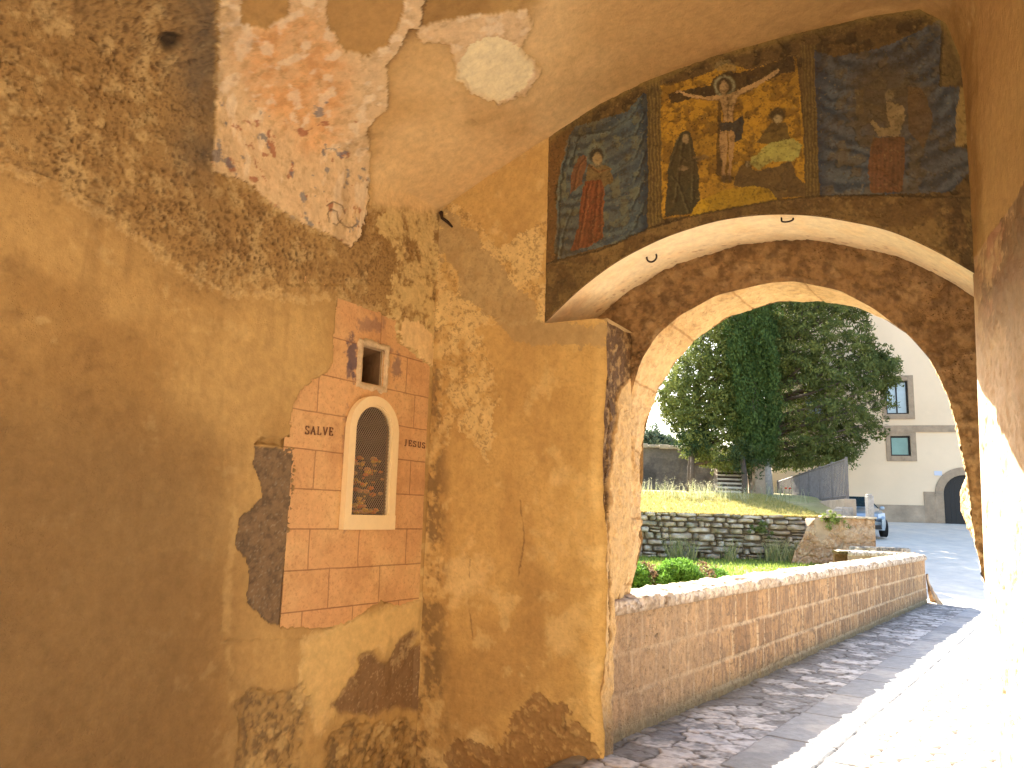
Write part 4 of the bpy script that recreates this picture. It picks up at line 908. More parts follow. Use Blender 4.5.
# lawn between the parapet and the dry stone wall
xs = np.linspace(0, 1, 60); ys = np.arange(6.8, 22.9, .25)
X_, Y_ = np.meshgrid(xs, ys, indexing='ij')
xr = np.clip(P0[0]+(Y_-P0[1])*math.tan(PA)-.45, None, 8.7); X_ = -8+(xr+8)*X_
lm = mat('lawn', (.16, .22, .045), var=.35, vscale=6, c2=(.24, .26, .07), c2scale=.7, bump=.5, bscale=40, bdist=.03)
Pl = np.stack([X_, Y_, lawnz(X_, Y_)+.03*(fbm(np.stack([X_, Y_, 0*X_], -1), .8, 3)-.5)], -1)
tag(grid('lawn', Pl, None, lm, None), kind='structure')
def FX(y): return np.interp(y, [22, 24, 40], [9.75, 10.1, 13.1])
def terz(x, y): return 1.70+.135*np.clip(y-22.9, 0, 6)+.045*np.clip(y-28.9, 0, 16)
ys = np.r_[22.72, np.arange(22.9, 46, .3)]; xs = np.linspace(0, 1, 70); X_, Y_ = np.meshgrid(xs, ys, indexing='ij'); X_ = -12+(FX(Y_)+12)*X_
Pl = np.stack([X_, Y_, terz(X_, Y_)+.05*(fbm(np.stack([X_, Y_, 0*X_], -1), .9, 13)-.5)], -1)
tag(grid('terrace', Pl, None, mat('terrace_turf', (.27, .25, .08), var=.3, vscale=5, c2=(.36, .30, .14), c2scale=.5, bump=.5, bscale=30, bdist=.03), None), kind='structure')
# dry stone wall (irregular courses)
dry = empty('dry_stone_wall', (4, 22.6, .5), 0, 'grey lichened dry stone retaining wall below the grassy terrace', 'wall')
Vs = []; Fs = []; Cs = []
def stone(x0, x1, z0, z1, yf, seed):
    n = 4; g = .012
    cx_, cz_ = (x0+x1)/2, (z0+z1)/2; hx, hz = (x1-x0)/2-g, (z1-z0)/2-g
    pts = []; k = 7
    for a in range(k):
        for b in range(k):
            u_, v_ = a/(k-1)*2-1, b/(k-1)*2-1
            e = max(abs(u_), abs(v_)); rr = (1-e**9)
            pts.append((cx_+u_*hx*(1-.12*abs(v_)**3), yf-.10*rr+(.0 if e < 1 else .12), cz_+v_*hz*(1-.12*abs(u_)**3)))
    p = np.array(pts); p += (np.stack([fbm(p, 5, seed, 3), fbm(p, 5, seed+50, 3), fbm(p, 5, seed+90, 3)], -1)-.5)*np.array([.08, .14, .08])
    i0 = sum(len(v) for v in Vs); Vs.append(p)
    for a in range(k-1):
        for b in range(k-1): Fs.append((i0+a*k+b, i0+(a+1)*k+b, i0+(a+1)*k+b+1, i0+a*k+b+1))
    tone = random.random(); base = np.array([.34, .315, .27])*(.5+.8*tone)*np.array([1.08, .97, .82])
    f = fbm(p, 8, seed+7, 3); Cs.append(mixc(mixc(np.zeros(p.shape)+base, np.array([.58, .56, .50]), ss(f, .54, .64)*.6), np.array([.12, .13, .06]), ss(fbm(p, 6, seed+17, 3), .56, .64)*.5))
z = .35; r_ = 0
while z < 1.74:
    hgt = random.uniform(.13, .21); hgt = min(hgt, 1.76-z)
    if hgt < .07: break
    x = -1.5+random.random()*.3
    while x < 8.15:
        wd = random.choice((.14, .2, .26, .34, .46, .6))*random.uniform(.85, 1.15)
        if random.random() < .18 and hgt > .15:
            stone(x, x+wd, z, z+hgt*.5, 22.6, r_); stone(x, x+wd, z+hgt*.5, z+hgt, 22.6, r_+1)
        else: stone(x, x+wd, z+random.uniform(-.03, .02), z+hgt+random.uniform(-.02, .03), 22.6+random.uniform(-.05, .05), r_)
        x += wd; r_ += 3
    z += hgt
raw('stonework', np.concatenate(Vs), np.array(Fs), M['rough'], dry, np.concatenate(Cs))
MB().box((3.3, 22.8, 1.0), (10.0, .16, 1.5)).build('earth_core', mat('dark_earth', (.13, .11, .085), var=.3), dry)
# brown tufa wall at the right end of the terrace
tw = empty('tufa_wall', (9, 21, .5), 0, 'ragged warm brown tufa retaining wall, end of the terrace, behind the parapet', 'wall')
pts = [atY(797, 568, 21.3), atY(806, 552, 21.3), atY(812, 540, 21.3), atY(818, 528, 21.3), atY(826, 520, 21.3), atY(832, 513, 21.3)]
n = 120; uu = np.linspace(0, 1, 220); zz = np.linspace(0, 1, 110); U_, Z_ = np.meshgrid(uu, zz, indexing='ij')
xl = np.interp(Z_*1.3+.45, [.45, .55, .8, 1.05, 1.3, 1.55, 1.8], [7.15, 7.25, 7.55, 7.65, 7.85, 8.0, 8.3]); xr = 9.72
X_ = xl+(xr-xl)*U_; ztop = 1.74+.0*U_-.03*np.sin(U_*7); Zz = .1+(ztop-.1)*Z_
Pw = np.stack([X_, 21.6-.2*U_+0*Z_, Zz], -1); f2 = fbm(Pw, 3, 71, 5, .6); f3 = fbm(Pw, 14, 72, 4, .65); wa, wb_, wc = worley(X_/.55+(f2-.5), Zz/.36+(f2-.5), 12); g = wb_-wa
dsp = (f2-.5)*.22+(f3-.5)*.05-(1-ss(g, .02, .15))*.04
c = mixc(np.zeros(Pw.shape)+np.array([.42, .27, .15]), np.array([.30, .18, .10]), wc*.8); c = mixc(c, np.array([.55, .42, .28]), ss(f3, .54, .64)*.6); c = mixc(c, np.array([.24, .16, .09]), (1-ss(g, .02, .08))*.35*ss(f2, .4, .55)); c = mixc(c, np.array([.50, .38, .25]), ss(Zz, 1.2, 1.5)*ss(f2, .4, .6)*.7)
Q = Pw.copy(); Q[..., 1] -= dsp*np.minimum(ss(U_, 0, .03), 1-ss(U_, .99, 1)); grid('face', Q, c, M['rough'], tw)
mb = MB(); mb.box((8.95, 21.95, .92), (1.5, .85, 1.60), -.07, .05).build('core', M['surround'], tw)
mb = MB(); 
for k in range(5): mb.box((8.5+k*.28, 21.62-.02*k, 1.765), (.26, .42, .06), -.1+.03*k, .02)
mb.build('coping', mat('pale_coping', (.5, .42, .3), var=.3, vscale=8), tw)
# low mossy step wall where the parapet curls back
st = empty('step_wall', (8.4, 19.6, 0), 0, 'low stretch of pale rough stones behind the curled end of the parapet', 'wall')
for k in range(5):
    rock('coping_stone', (8.75+k*.24, 20.3-k*.05, .98), (.26, .5, .13), 30+k, M['rough'], st, (.40, .35, .28), .1*k)
MB().box((9.2, 20.3, .45), (1.2, .42, .98), -.2, .03).build('masonry', M['surround'], st)
# grey stone post on the tufa wall
gp = MB(); q = atY(871, 519, 21.4); gp.box((q[0], 21.45, 2.03), (.17, .17, .62), .1, .02); gp.box((q[0]-.01, 21.45, 2.36), (.13, .13, .06), .1, .02)
tag(gp.build('stone_post', mat('grey_post', (.30, .28, .26), var=.3, vscale=10), None), 'short grey stone post on the brown wall, in front of the car', 'post')
# support wall under the railing
bw = empty('railing_wall', (10, 24, 1), 0, 'low grey block wall carrying the slatted railing', 'wall')
mb = MB()
Y0, Y1 = 23.6, 40.
for k in range(16):
    ya = Y0+k*(Y1-Y0)/16; yb = ya+(Y1-Y0)/16; xa, xb = FX(ya), FX(yb); zt = 2.32+.0*k
    mb.box(((xa+xb)/2, (ya+yb)/2, (zt)/2+.3), (.32, math.hypot(xb-xa, yb-ya)-.01, zt-.6), -math.atan2(xb-xa, yb-ya), .02)
mb.build('masonry', M['plinth'], bw)
mb = MB(); 
for (x_, y_, sx1, sz1) in ((9.3, 22.95, .32, .26), (9.62, 23.1, .35, .34)): mb.box((x_, y_, 1.72+sz1/2), (sx1, .4, sz1), .2, .04)
mb.build('end_blocks', mat('grey_rubble', (.30, .26, .21), var=.35, vscale=5, bump=.6, bscale=9, bdist=.04), bw)
# railing
rl = empty('slatted_railing', (10.1, 24, 2.3), 0, 'grey slatted railing climbing behind the tree towards the cream building', 'railing')
A3 = np.array([10.08, 23.9, 2.30]); B3 = np.array([13.1, 40., 2.25]); Lr = np.linalg.norm((B3-A3)[:2]); ang = math.atan2(B3[0]-A3[0], B3[1]-A3[1])
nb = int(Lr/.21)
for k in range(nb):
    q = A3+(B3-A3)*(k/nb); h_ = 1.16
    if k < 78: MB().box((q[0], q[1], q[2]+.03+h_/2), (.03, .05, h_), -ang, 0).build('slat', M['railing'], rl)
mb = MB(); mb.tube([A3+[0, 0, 1.2], B3+[0, 0, 1.2]], .03, 6).build('top_rail', M['railing'], rl)
mb = MB(); mb.tube([A3+[0, 0, .12], B3+[0, 0, .12]], .025, 6).build('bottom_rail', M['railing'], rl)
for k in range(0, 9):
    q = A3+(B3-A3)*(k/8); MB().box((q[0], q[1], q[2]+.62), (.07, .07, 1.3), -ang, .01).build('post', M['railing'], rl)
# far high wall
hw = empty('garden_wall', (5, 40, 2), 0, 'high dark weathered garden wall at the back of the terrace', 'wall')
X_, Z_ = np.meshgrid(np.linspace(-12, 12.0, 300), np.linspace(0, 1, 60), indexing='ij'); ztop = 5.25-.02*X_; Zz = 2.2+(ztop-2.2)*Z_; Pw = np.stack([X_, 40.+0*X_, Zz], -1)
f1 = fbm(Pw, .5, 81, 4); f2 = fbm(Pw*np.array([1, 1, .5]), 2, 82, 5, .6); wa, wb_, wc = worley(X_/.5, Zz/.3, 5)
c = mixc(np.zeros(Pw.shape)+np.array([.17, .15, .13]), np.array([.30, .26, .21]), ss(f1, .45, .6)*.6); c = mixc(c, np.array([.08, .075, .07]), ss(f2, .5, .62)*.7); c = mixc(c, np.array([.36, .33, .28]), (1-ss(Zz, 2.9, 3.6))*.5*ss(f2, .4, .6)); c = mixc(c, c*.6, wc*.6)
Q = Pw.copy(); Q[..., 1] -= (f2-.5)*.1; grid('face', Q, c, M['rough'], hw)
mb = MB(); mb.box((0, 40.45, 3.7), (24, .7, 3.0)).build('core', M['plinth'], hw)
mb = MB()
x = -12
while x < 12:
    wd = random.uniform(.3, .6); mb.box((x+wd/2, 40.2, 5.25-.02*x+.04), (wd-.02, .7, random.uniform(.14, .22)), 0, .03); x += wd
mb.build('coping', mat('wall_coping', (.42, .36, .27), var=.35, vscale=4), hw)
# garden stair
gs_ = empty('garden_stair', (9, 33, 2), 0, 'pale stone garden stair climbing between low side walls behind the trees', 'stairs')
nst = 11; ya = 33.; xc = atY(722, 480, 33)[0]+.15
for k in range(nst):
    MB().box((xc+.25+.082*k, ya+.15+.31*k, 2.75+.185*k), (1.25, .36, .075), 0, .012).build('step', mat('pale_step', (.62, .56, .46), var=.2, vscale=4) if k == 0 else bpy.data.materials['pale_step'], gs_)
mbk = MB()
for k in range(nst): mbk.box((xc+.25+.082*k, ya+.22+.31*k, 2.45+.185*k), (1.22, .33, .52))
mbk.build('risers', M['bark'], gs_)
for sx1, m_ in ((-.52, 'brown_stone'), (.98, 'brown_stone')):
    P_ = [(xc+sx1, ya-.1, 2.2), (xc+sx1, ya-.1, 2.75), (xc+sx1+.95, ya+3.5, 4.75), (xc+sx1+.95, ya+3.5, 2.2)]
    MB().poly(P_, (.16, 0, 0)).build('side_wall', bpy.data.materials[m_], gs_)
MB().box((xc+1.35, ya-.05, 3.35), (.42, .42, 2.1), 0, .02).build('pillar', M['surround'], gs_)
# cream building -----------------------------------------------------------
bl = empty('building', (17, 36, 1.5), 0, 'large cream rendered building with brown stone window frames and arched dark doorway', 'building')
FP = np.array([18.0, 36.5]); fa2 = math.atan(-.30); Fu = np.array([math.cos(fa2), math.sin(fa2)]); Fn = np.array([math.sin(fa2), -math.cos(fa2)])
def FQ(a, z, o=0.): return np.array([FP[0]+Fu[0]*a+Fn[0]*o, FP[1]+Fu[1]*a+Fn[1]*o, z])
def fpx(x, y):
    d = ray(x, y); nn_ = Fn; t_ = (FP@nn_)/(d[:2]@nn_); p = d*t_+np.array([0, 0, H]); return float((p[:2]-FP)@Fu), float(p[2])
def rect(x0, y0, x1, y1): a, zt = fpx(x0, y0); b, zb = fpx(x1, y1); return a, b, zb, zt
w1 = rect(885, 381, 909, 414); w2 = rect(890, 436, 911, 456); dr = (fpx(945, 522)[0], fpx(945, 522)[0]+1.75, 1.70, fpx(960, 475)[1])
# further windows of the same facade, beyond what the arch frames and behind the tree
wh = w1[3]-w1[2]; ww = w1[1]-w1[0]
A0 = fpx(772, 470)[0]; A1 = 14.
opens = [w1, w2, dr]
for da in (-3.6, 3.6, 7.2): opens.append((w1[0]+da, w1[1]+da, w1[2], w1[3]))
for da in (-3.6, 3.6): opens.append((w2[0]+da, w2[1]+da, w2[2], w2[3]))
Z0, Z1 = .2, 12.2
ca_ = sorted({A0, A1, *[o[0] for o in opens], *[o[1] for o in opens]}); cz = sorted({Z0, Z1, *[o[2] for o in opens], *[o[3] for o in opens]})
mb = MB(); 
for a, b in zip(ca_, ca_[1:]):
    for z0, z1 in zip(cz, cz[1:]):
        ma, mz = (a+b)/2, (z0+z1)/2
        if any(o[0] < ma < o[1] and o[2] < mz < o[3] for o in opens): continue
        mb.bm.faces.new([mb.bm.verts.new(FQ(*p).tolist()) for p in ((a, z0), (b, z0), (b, z1), (a, z1))])
for o in opens:
    c4 = [(o[0], o[2]), (o[1], o[2]), (o[1], o[3]), (o[0], o[3])]
    for i in range(4):
        p, q = c4[i], c4[(i+1) % 4]; mb.bm.faces.new([mb.bm.verts.new(v.tolist()) for v in (FQ(*p), FQ(*q), FQ(*q, -.25), FQ(*p, -.25))])
for aa in (A0, A1): mb.bm.faces.new([mb.bm.verts.new(v.tolist()) for v in (FQ(aa, Z0), FQ(aa, Z1), FQ(aa, Z1, -12), FQ(aa, Z0, -12))])
mb.bm.faces.new([mb.bm.verts.new(v.tolist()) for v in (FQ(A0, Z0, -12), FQ(A1, Z0, -12), FQ(A1, Z1, -12), FQ(A0, Z1, -12))])
bmesh.ops.remove_doubles(mb.bm, verts=mb.bm.verts, dist=.001)
mb.build('wall', M['facade'], bl)
def fbox(mb, a, b, z0, z1, o0, o1): mb.poly([FQ(a, z0, o0), FQ(b, z0, o0), FQ(b, z1, o0), FQ(a, z1, o0)], (Fn[0]*(o1-o0), Fn[1]*(o1-o0), 0))
mb = MB(); mb.poly([FQ(A0-.4, Z1, .5), FQ(A1+.4, Z1, .5), FQ(A1+.4, Z1, -12.5), FQ(A0-.4, Z1, -12.5)], (0, 0, .35)); mb.build('roof', M['roof'], bl)
for o in opens:
    if o is dr: continue
    f = .24; big = o[3]-o[2] > 1.2
    mb = MB(); g = .004
    fbox(mb, o[0]-f*.75, o[0]+.0, o[2]-f, o[3]+f, -.1, .05); fbox(mb, o[1], o[1]+f, o[2]-f, o[3]+f, -.1, .05); fbox(mb, o[0]+g, o[1]-g, o[3], o[3]+f, -.1, .047); fbox(mb, o[0]+g, o[1]-g, o[2]-f, o[2], -.1, .053)
    wn = mb.build('window', M['surround'], bl)
    mb = MB(); fbox(mb, o[0], o[1], o[2], o[3], -.2, -.17); mb.build('pane', M['glass'] if big else M['glassgreen'], wn)
    mb = MB(); t_ = .07
    fbox(mb, o[0], o[0]+t_, o[2], o[3], -.168, -.12); fbox(mb, o[1]-t_, o[1], o[2], o[3], -.168, -.12); fbox(mb, o[0]+t_, o[1]-t_, o[3]-t_, o[3], -.168, -.122); fbox(mb, o[0]+t_, o[1]-t_, o[2], o[2]+t_, -.168, -.122)
    if big: fbox(mb, (o[0]+o[1])/2-.03, (o[0]+o[1])/2+.03, o[2]+t_, o[3]-t_, -.166, -.13)
    mb.build('frame', M['door'], wn)
za = fpx(940, 429)[1]
mb = MB(); fbox(mb, A0, A1, za-.14, za+.16, -.02, .07); mb.build('string_course', M['surround'], bl)
zp = fpx(900, 505)[1]
mb = MB(); fbox(mb, A0, dr[0]-.62, Z0, zp, -.02, .05); fbox(mb, dr[1]+.62, A1, Z0, zp, -.02, .05); mb.build('plinth', M['plinth'], bl)
# arched door
ac = (dr[0]+dr[1])/2; rd = (dr[1]-dr[0])/2; zsp = dr[3]-rd
doo = MB(); fbox(doo, dr[0], dr[1], dr[2], dr[3], -.22, -.16); do_ = doo.build('door', M['door'], bl)
mb = MB(); fbox(mb, ac-.02, ac+.02, dr[2], dr[3], -.158, -.145)
for k in range(8): fbox(mb, dr[0]+.1+k*.21, dr[0]+.115+k*.21, dr[2], dr[3], -.158, -.15)
mb.build('panelling', M['plastic'], do_)
MB().ico(FQ(ac+.12, 2.5, -.12), .04, 1).build('handle', M['iron'], do_)
mb = MB(); ns = 20
for k in range(ns):
    a0, a1 = math.pi*k/ns, math.pi*(k+1)/ns-.004
    ro = .34
    P_ = [FQ(ac+rd*math.cos(a0), zsp+rd*math.sin(a0), -.14), FQ(ac+(rd+ro)*math.cos(a0), zsp+(rd+ro)*math.sin(a0), -.14), FQ(ac+(rd+ro)*math.cos(a1), zsp+(rd+ro)*math.sin(a1), -.14), FQ(ac+rd*math.cos(a1), zsp+rd*math.sin(a1), -.14)]
    mb.poly(P_, (Fn[0]*.2, Fn[1]*.2, 0))
fbox(mb, dr[0]-.34, dr[0], dr[2], zsp-.004, -.14, .06); fbox(mb, dr[1], dr[1]+.42, dr[2], zsp-.004, -.14, .06); fbox(mb, dr[0]-.8, dr[0]-.344, dr[2], fpx(940, 492)[1], -.1, .055)
mb.build('door_surround', M['surround'], bl)
ap = fpx(934, 471); bp_ = fpx(942, 475.5)
mb = MB(); fbox(mb, ap[0], bp_[0], bp_[1], ap[1], 0, .03); tag(mb.build('wall_plaque', M['enamel'], None), 'small pale blue rectangular plaque on the cream facade left of the arched door', 'plaque')
# wing of the same street further right, unseen side left open
# ================================================================== TREES
def leaves(centers, radii, per, size, cols, seed, squash=(1, 1, 1), droop=0., up=0.):
    """small leaf sprays in clumps"""
    r = np.random.default_rng(seed); n = len(centers)*per
    c_ = np.repeat(centers, per, 0); rad = np.repeat(radii, per)
    d = r.normal(size=(n, 3)); d /= np.linalg.norm(d, axis=1, keepdims=True); d *= (r.random(n)**.5)[:, None]
    p = c_+d*rad[:, None]*np.array(squash)
    a = r.normal(size=(n, 3)); a[:, 2] += up; a /= np.linalg.norm(a, axis=1, keepdims=True); b = np.cross(a, r.normal(size=(n, 3))); b /= np.linalg.norm(b, axis=1, keepdims=True)
    s = size*(.6+.9*r.random(n))[:, None]
    q = np.stack([p-a*s, p-b*s*.38, p+a*s, p+b*s*.38], 1)
    k = np.repeat(r.random(len(centers)), per)*.6+r.random(n)*.4
    cl = cols[0][None]*(1-k[:, None])+cols[1][None]*k[:, None]
    return q.reshape(-1, 3), np.arange(n*4).reshape(-1, 4), np.repeat(cl, 4, 0)
def crown(name, parts, parent, m='leaf'):
    V_, F_, C_ = [], [], []; o = 0
    for v, f, c_ in parts: V_.append(v); F_.append(f+o); C_.append(c_); o += len(v)
    return raw(name, np.concatenate(V_), np.concatenate(F_), M[m], parent, np.concatenate(C_), smooth=False)
rg = np.random.default_rng(5)
# tall columnar cypress
Yc = 33.; q = atY(767, 500, Yc); cx_ = atY(752, 400, Yc)[0]
cy_t = empty('cypress_tree', (q[0], Yc, terz(0, Yc)), 0, 'tall dense dark green columnar cypress with a pale grey trunk', 'tree')
MB().tube([(q[0]+.02, Yc, 2.0), (q[0], Yc, 2.9), (q[0]-.05, Yc, 4.2), (cx_+.1, Yc, 6), (cx_, Yc, 9), (cx_, Yc, 12.6)], [.31, .26, .23, .18, .10, .02], 12).build('trunk', M['barkpale'], cy_t, True)
n = 2100; zc = 4.05+rg.random(n)*9.7; prof_r = np.interp(zc, [4.0, 4.7, 6, 9, 11.5, 12.8, 13.8], [.28, .68, .90, .96, .75, .4, .08])
th_ = rg.random(n)*2*np.pi; rr = prof_r*(.45+.66*rg.random(n)**.5)*(1+.22*np.sin(th_*5+zc*.9))*(.8+.5*fbm(np.stack([th_, zc, 0*zc], -1), 1.6, 21, 3))
cs = np.stack([cx_+.12*np.clip(5.6-zc, 0, 2)*1.4+rr*np.cos(th_), Yc+rr*np.sin(th_), zc], -1)
crown('crown', [leaves(cs, np.full(n, .2), 34, .062, (np.array([.026, .058, .012]), np.array([.10, .155, .034])), 1, (1, 1, 1.9), up=1.5)], cy_t)
# broad dark conifer
Yb = 34.; q = atY(757, 490, Yb); bx = atY(757, 490, Yb)[0]
bt = empty('broad_conifer', (bx, Yb, terz(0, Yb)), 0, 'broad dark conifer with wide spreading crown reaching towards the cream building', 'tree')
outl = [(758, 470), (745, 430), (742, 380), (745, 330), (760, 285), (800, 255), (850, 275), (868, 322), (878, 345), (900, 358), (903, 372), (888, 395), (884, 420), (872, 446), (850, 468), (838, 462), (812, 466), (785, 470)]
op = np.array([atY(x, y, Yb)[[0, 2]] for x, y in outl]); ccx, ccz = op.mean(0)
brm = MB(); brm.tube([(bx, Yb, 2.2), (bx-.05, Yb+.05, 3.6), (bx+.25, Yb+.2, 5), (bx+1.3, Yb+.3, 8), (bx+1.8, Yb+.2, 11.2)], [.22, .19, .20, .13, .03], 12)
brm.build('trunk', M['bark'], bt, True)
cents = []; rads = []; limb = MB()
tries = 0
while len(cents) < 2100 and tries < 60000:
    tries += 1
    x_ = rg.uniform(op[:, 0].min(), op[:, 0].max()); z_ = rg.uniform(op[:, 1].min(), op[:, 1].max())
    if not pip(np.array([x_+rg.normal()*.05]), np.array([z_+rg.normal()*.05]), [tuple(v) for v in op])[0]: continue
    # depth extent follows distance to outline
    edge_ = np.min(np.hypot(op[:, 0]-x_, op[:, 1]-z_)); dp = min(2.8, .35+edge_*1.2)
    y_ = Yb+.2+rg.uniform(-1, 1)*dp
    k = fbm(np.array([[x_, y_, z_]]), .9, 66, 3)[0]
    if k < .43 and rg.random() < .75: continue
    cents.append((x_, y_, z_)); rads.append(rg.uniform(.18, .36))
cents = np.array(cents)
for i in range(0, 2100, 30):
    x_, y_, z_ = cents[i]; z0 = max(3.9, min(z_-.25*abs(x_-bx), 9.5)); xb = bx+max(0, z0-4)*.3; limb.tube([(xb, Yb+.2, z0), ((x_+xb)/2, (y_+Yb)/2, (z0+z_)/2-.1), (x_, y_, z_)], [.08, .05, .015], 5)
limb.build('limbs', M['bark'], bt, True)
crown('crown', [leaves(cents, np.array(rads), 38, .072, (np.array([.04, .066, .014]), np.array([.18, .20, .05])), 2, (1.15, 1, .75), up=.5)], bt)
# feathery light tree at left
Yl = 34.; q = atY(690, 492, Yl)
ft = empty('young_conifer', (q[0], Yl, terz(0, Yl)), 0, 'loose yellow green conifer at the left of the group, slender brown trunk', 'tree')
MB().tube([(q[0], Yl, 2.2), (q[0]+.03, Yl, 3.8), (q[0]+.2, Yl, 5.4), (q[0]+.7, Yl, 9.6)], [.17, .13, .10, .02], 10).build('trunk', M['bark'], ft, True)
outl2 = [(742, 468), (724, 470), (704, 462), (688, 452), (672, 430), (660, 402), (657, 385), (672, 372), (680, 350), (694, 330), (712, 318), (735, 310), (755, 315), (755, 470)]
op2 = np.array([atY(x, y, Yl)[[0, 2]] for x, y in outl2]); c2s = []; 
while len(c2s) < 2000:
    x_ = rg.uniform(op2[:, 0].min(), op2[:, 0].max()); z_ = rg.uniform(op2[:, 1].min(), op2[:, 1].max())
    if not pip(np.array([x_]), np.array([z_]), [tuple(v) for v in op2])[0]: continue
    y_ = Yl+rg.uniform(-1.4, 1.4); k = fbm(np.array([[x_, y_, z_]]), 1.1, 166, 3)[0]
    if k < .42 and rg.random() < .5: continue
    c2s.append((x_, y_, z_))
c2s = np.array(c2s)
limb = MB()
for i in range(0, 1500, 30):
    x_, y_, z_ = c2s[i]; z0 = max(3.9, z_-.4*abs(x_-q[0])-.3); xb = q[0]+(z0-2)*.07; limb.tube([(xb, Yl, z0), ((x_+xb)/2, (y_+Yl)/2, (z0+z_)/2), (x_, y_, z_)], [.05, .03, .01], 5)
limb.build('limbs', M['bark'], ft, True)
crown('crown', [leaves(c2s, rg.uniform(.16, .30, len(c2s)), 32, .066, (np.array([.07, .105, .022]), np.array([.22, .24, .06])), 3, (1, 1, 1.0), up=.4)], ft)
# small dark cypress sprig at the foot of the left tree
Yd = 33.5; q2 = atY(694, 470, Yd)
sd = empty('young_cypress', (q2[0], Yd, terz(0, Yd)), 0, 'small dark round-headed conifer below the yellow green tree, left of the stair', 'tree')
MB().tube([(q2[0]-.1, Yd, 2.2), (q2[0]-.06, Yd, 3.6), (q2[0]-.05, Yd, 4.9)], [.12, .10, .04], 9).build('trunk', M['bark'], sd, True)
n = 130; cs = np.stack([q2[0]+rg.normal(size=n)*.42-.05, Yd+rg.normal(size=n)*.4, 4.55+rg.normal(size=n)*.36+.3], -1); cs[:, 2] += np.abs(cs[:, 0]-q2[0])*.5
crown('crown', [leaves(cs, np.full(n, .18), 34, .05, (np.array([.018, .04, .014]), np.array([.05, .09, .03])), 4)], sd)
# bare brown trunks by the cypress
for (px, wd, z1, lab, m_) in ((744, .12, 3.9, 'thick reddish brown tree trunk between the stair and the cypress', 'bark'),):
    q = atY(px, 495, 32.2); t_ = empty('tree', (q[0], 32.2, 2.3), 0, lab, 'tree')
    MB().tube([(q[0], 32.2, 2.2), (q[0]+.05, 32.2, 3.2), (q[0]-.03, 32.25, 4.2), (q[0]+.06, 32.3, z1)], [wd*1.15, wd, wd*.85, wd*.5], 10).build('trunk', M[m_], t_, True)
    n = 60; cs = np.stack([q[0]+rg.normal(size=n)*.4, 32.3+rg.normal(size=n)*.4, z1+rg.normal(size=n)*.4+.2], -1)
    crown('crown', [leaves(cs, np.full(n, .2), 26, .055, (np.array([.03, .055, .018]), np.array([.08, .11, .03])), int(px))], t_)
# far trees over the high wall
for i, (px, py, r0, lab) in enumerate(((628, 436, 1.6, 'pale far tree above the high garden wall, leftmost, half behind the gate'), (650, 436, 1.3, 'hazy green far tree top above the garden wall'), (664, 440, .9, 'smallest far tree top above the garden wall, beside the slender tree'))):
    q = atY(px, py, 62.); t_ = empty('distant_tree', (q[0], 62, 3), 0, lab, 'tree')
    MB().tube([(q[0], 62, 1), (q[0], 62, 4), (q[0], 62, q[2])], [.25, .2, .08], 8).build('trunk', M['bark'], t_, True)
    n = 90; cs = np.stack([q[0]+rg.normal(size=n)*r0*.5, 62+rg.normal(size=n)*r0*.5, q[2]-.3+rg.normal(size=n)*r0*.3], -1)
    crown('crown', [leaves(cs, np.full(n, .4), 24, .16, (np.array([.05, .09, .06]), np.array([.12, .17, .10])), 10+i)], t_)

# ================================================================== HEDGES, GRASS, WEEDS
for i, (x0, x1, lab) in enumerate(((615, 648, 'bright green clipped box shrub hard against the gate jamb'), (654, 703, 'rounded bright green box shrub in the middle of the low hedge'), (706, 728, 'lower trailing end of the green hedge, nearest the grass strip'))):
    Yh = 12.; a = atY(x0, 585, Yh)[0]; b = atY(x1, 585, Yh)[0]; zt = [atY(640, 559, Yh)[2], atY(680, 557, Yh)[2], atY(715, 567, Yh)[2]][i]
    h_ = empty('box_shrub', ((a+b)/2, Yh, .25), 0, lab, 'shrub', 'clipped shrubs behind the parapet')
    n = 420 if i == 1 else 260; u_ = rg.random(n)*2-1; v_ = rg.random(n)*2-1; zz_ = rg.random(n)
    cs = np.stack([(a+b)/2+u_*(b-a)/2*.88, Yh+v_*.35, .3+(zt-.08-.3)*(zz_**.45)*np.sqrt(np.clip(1-.6*np.abs(u_)**3-.3*np.abs(v_)**3, 0, 1))], -1)
    crown('foliage', [leaves(cs, np.full(n, .09), 70, .022, (np.array([.07, .17, .02]), np.array([.17, .33, .05])), 40+i)], h_, 'grass')
    MB().tube([((a+b)/2, Yh, .2), ((a+b)/2, Yh, .3), ((a+b)/2, Yh, zt-.2)], .03, 6).build('stem', M['bark'], h_)
for i, (x0, x1) in enumerate(((648, 655), (702, 709))):
    pass
gl = empty('dead_hedge', (atY(668, 575, 12.)[0], 12.2, .25), 0, 'dead brown twiggy gaps of the low hedge between the green shrubs', 'shrub')
n = 36; xx_ = np.where(rg.random(n) < .5, atY(650, 580, 12.)[0], atY(704, 575, 12.)[0])+rg.normal(size=n)*.05
cs = np.stack([xx_, 12.+rg.normal(size=n)*.15, .3+rg.random(n)*.6], -1)
crown('twigs', [leaves(cs, np.full(n, .10), 40, .03, (np.array([.10, .06, .03]), np.array([.22, .14, .08])), 60)], gl, 'grass')
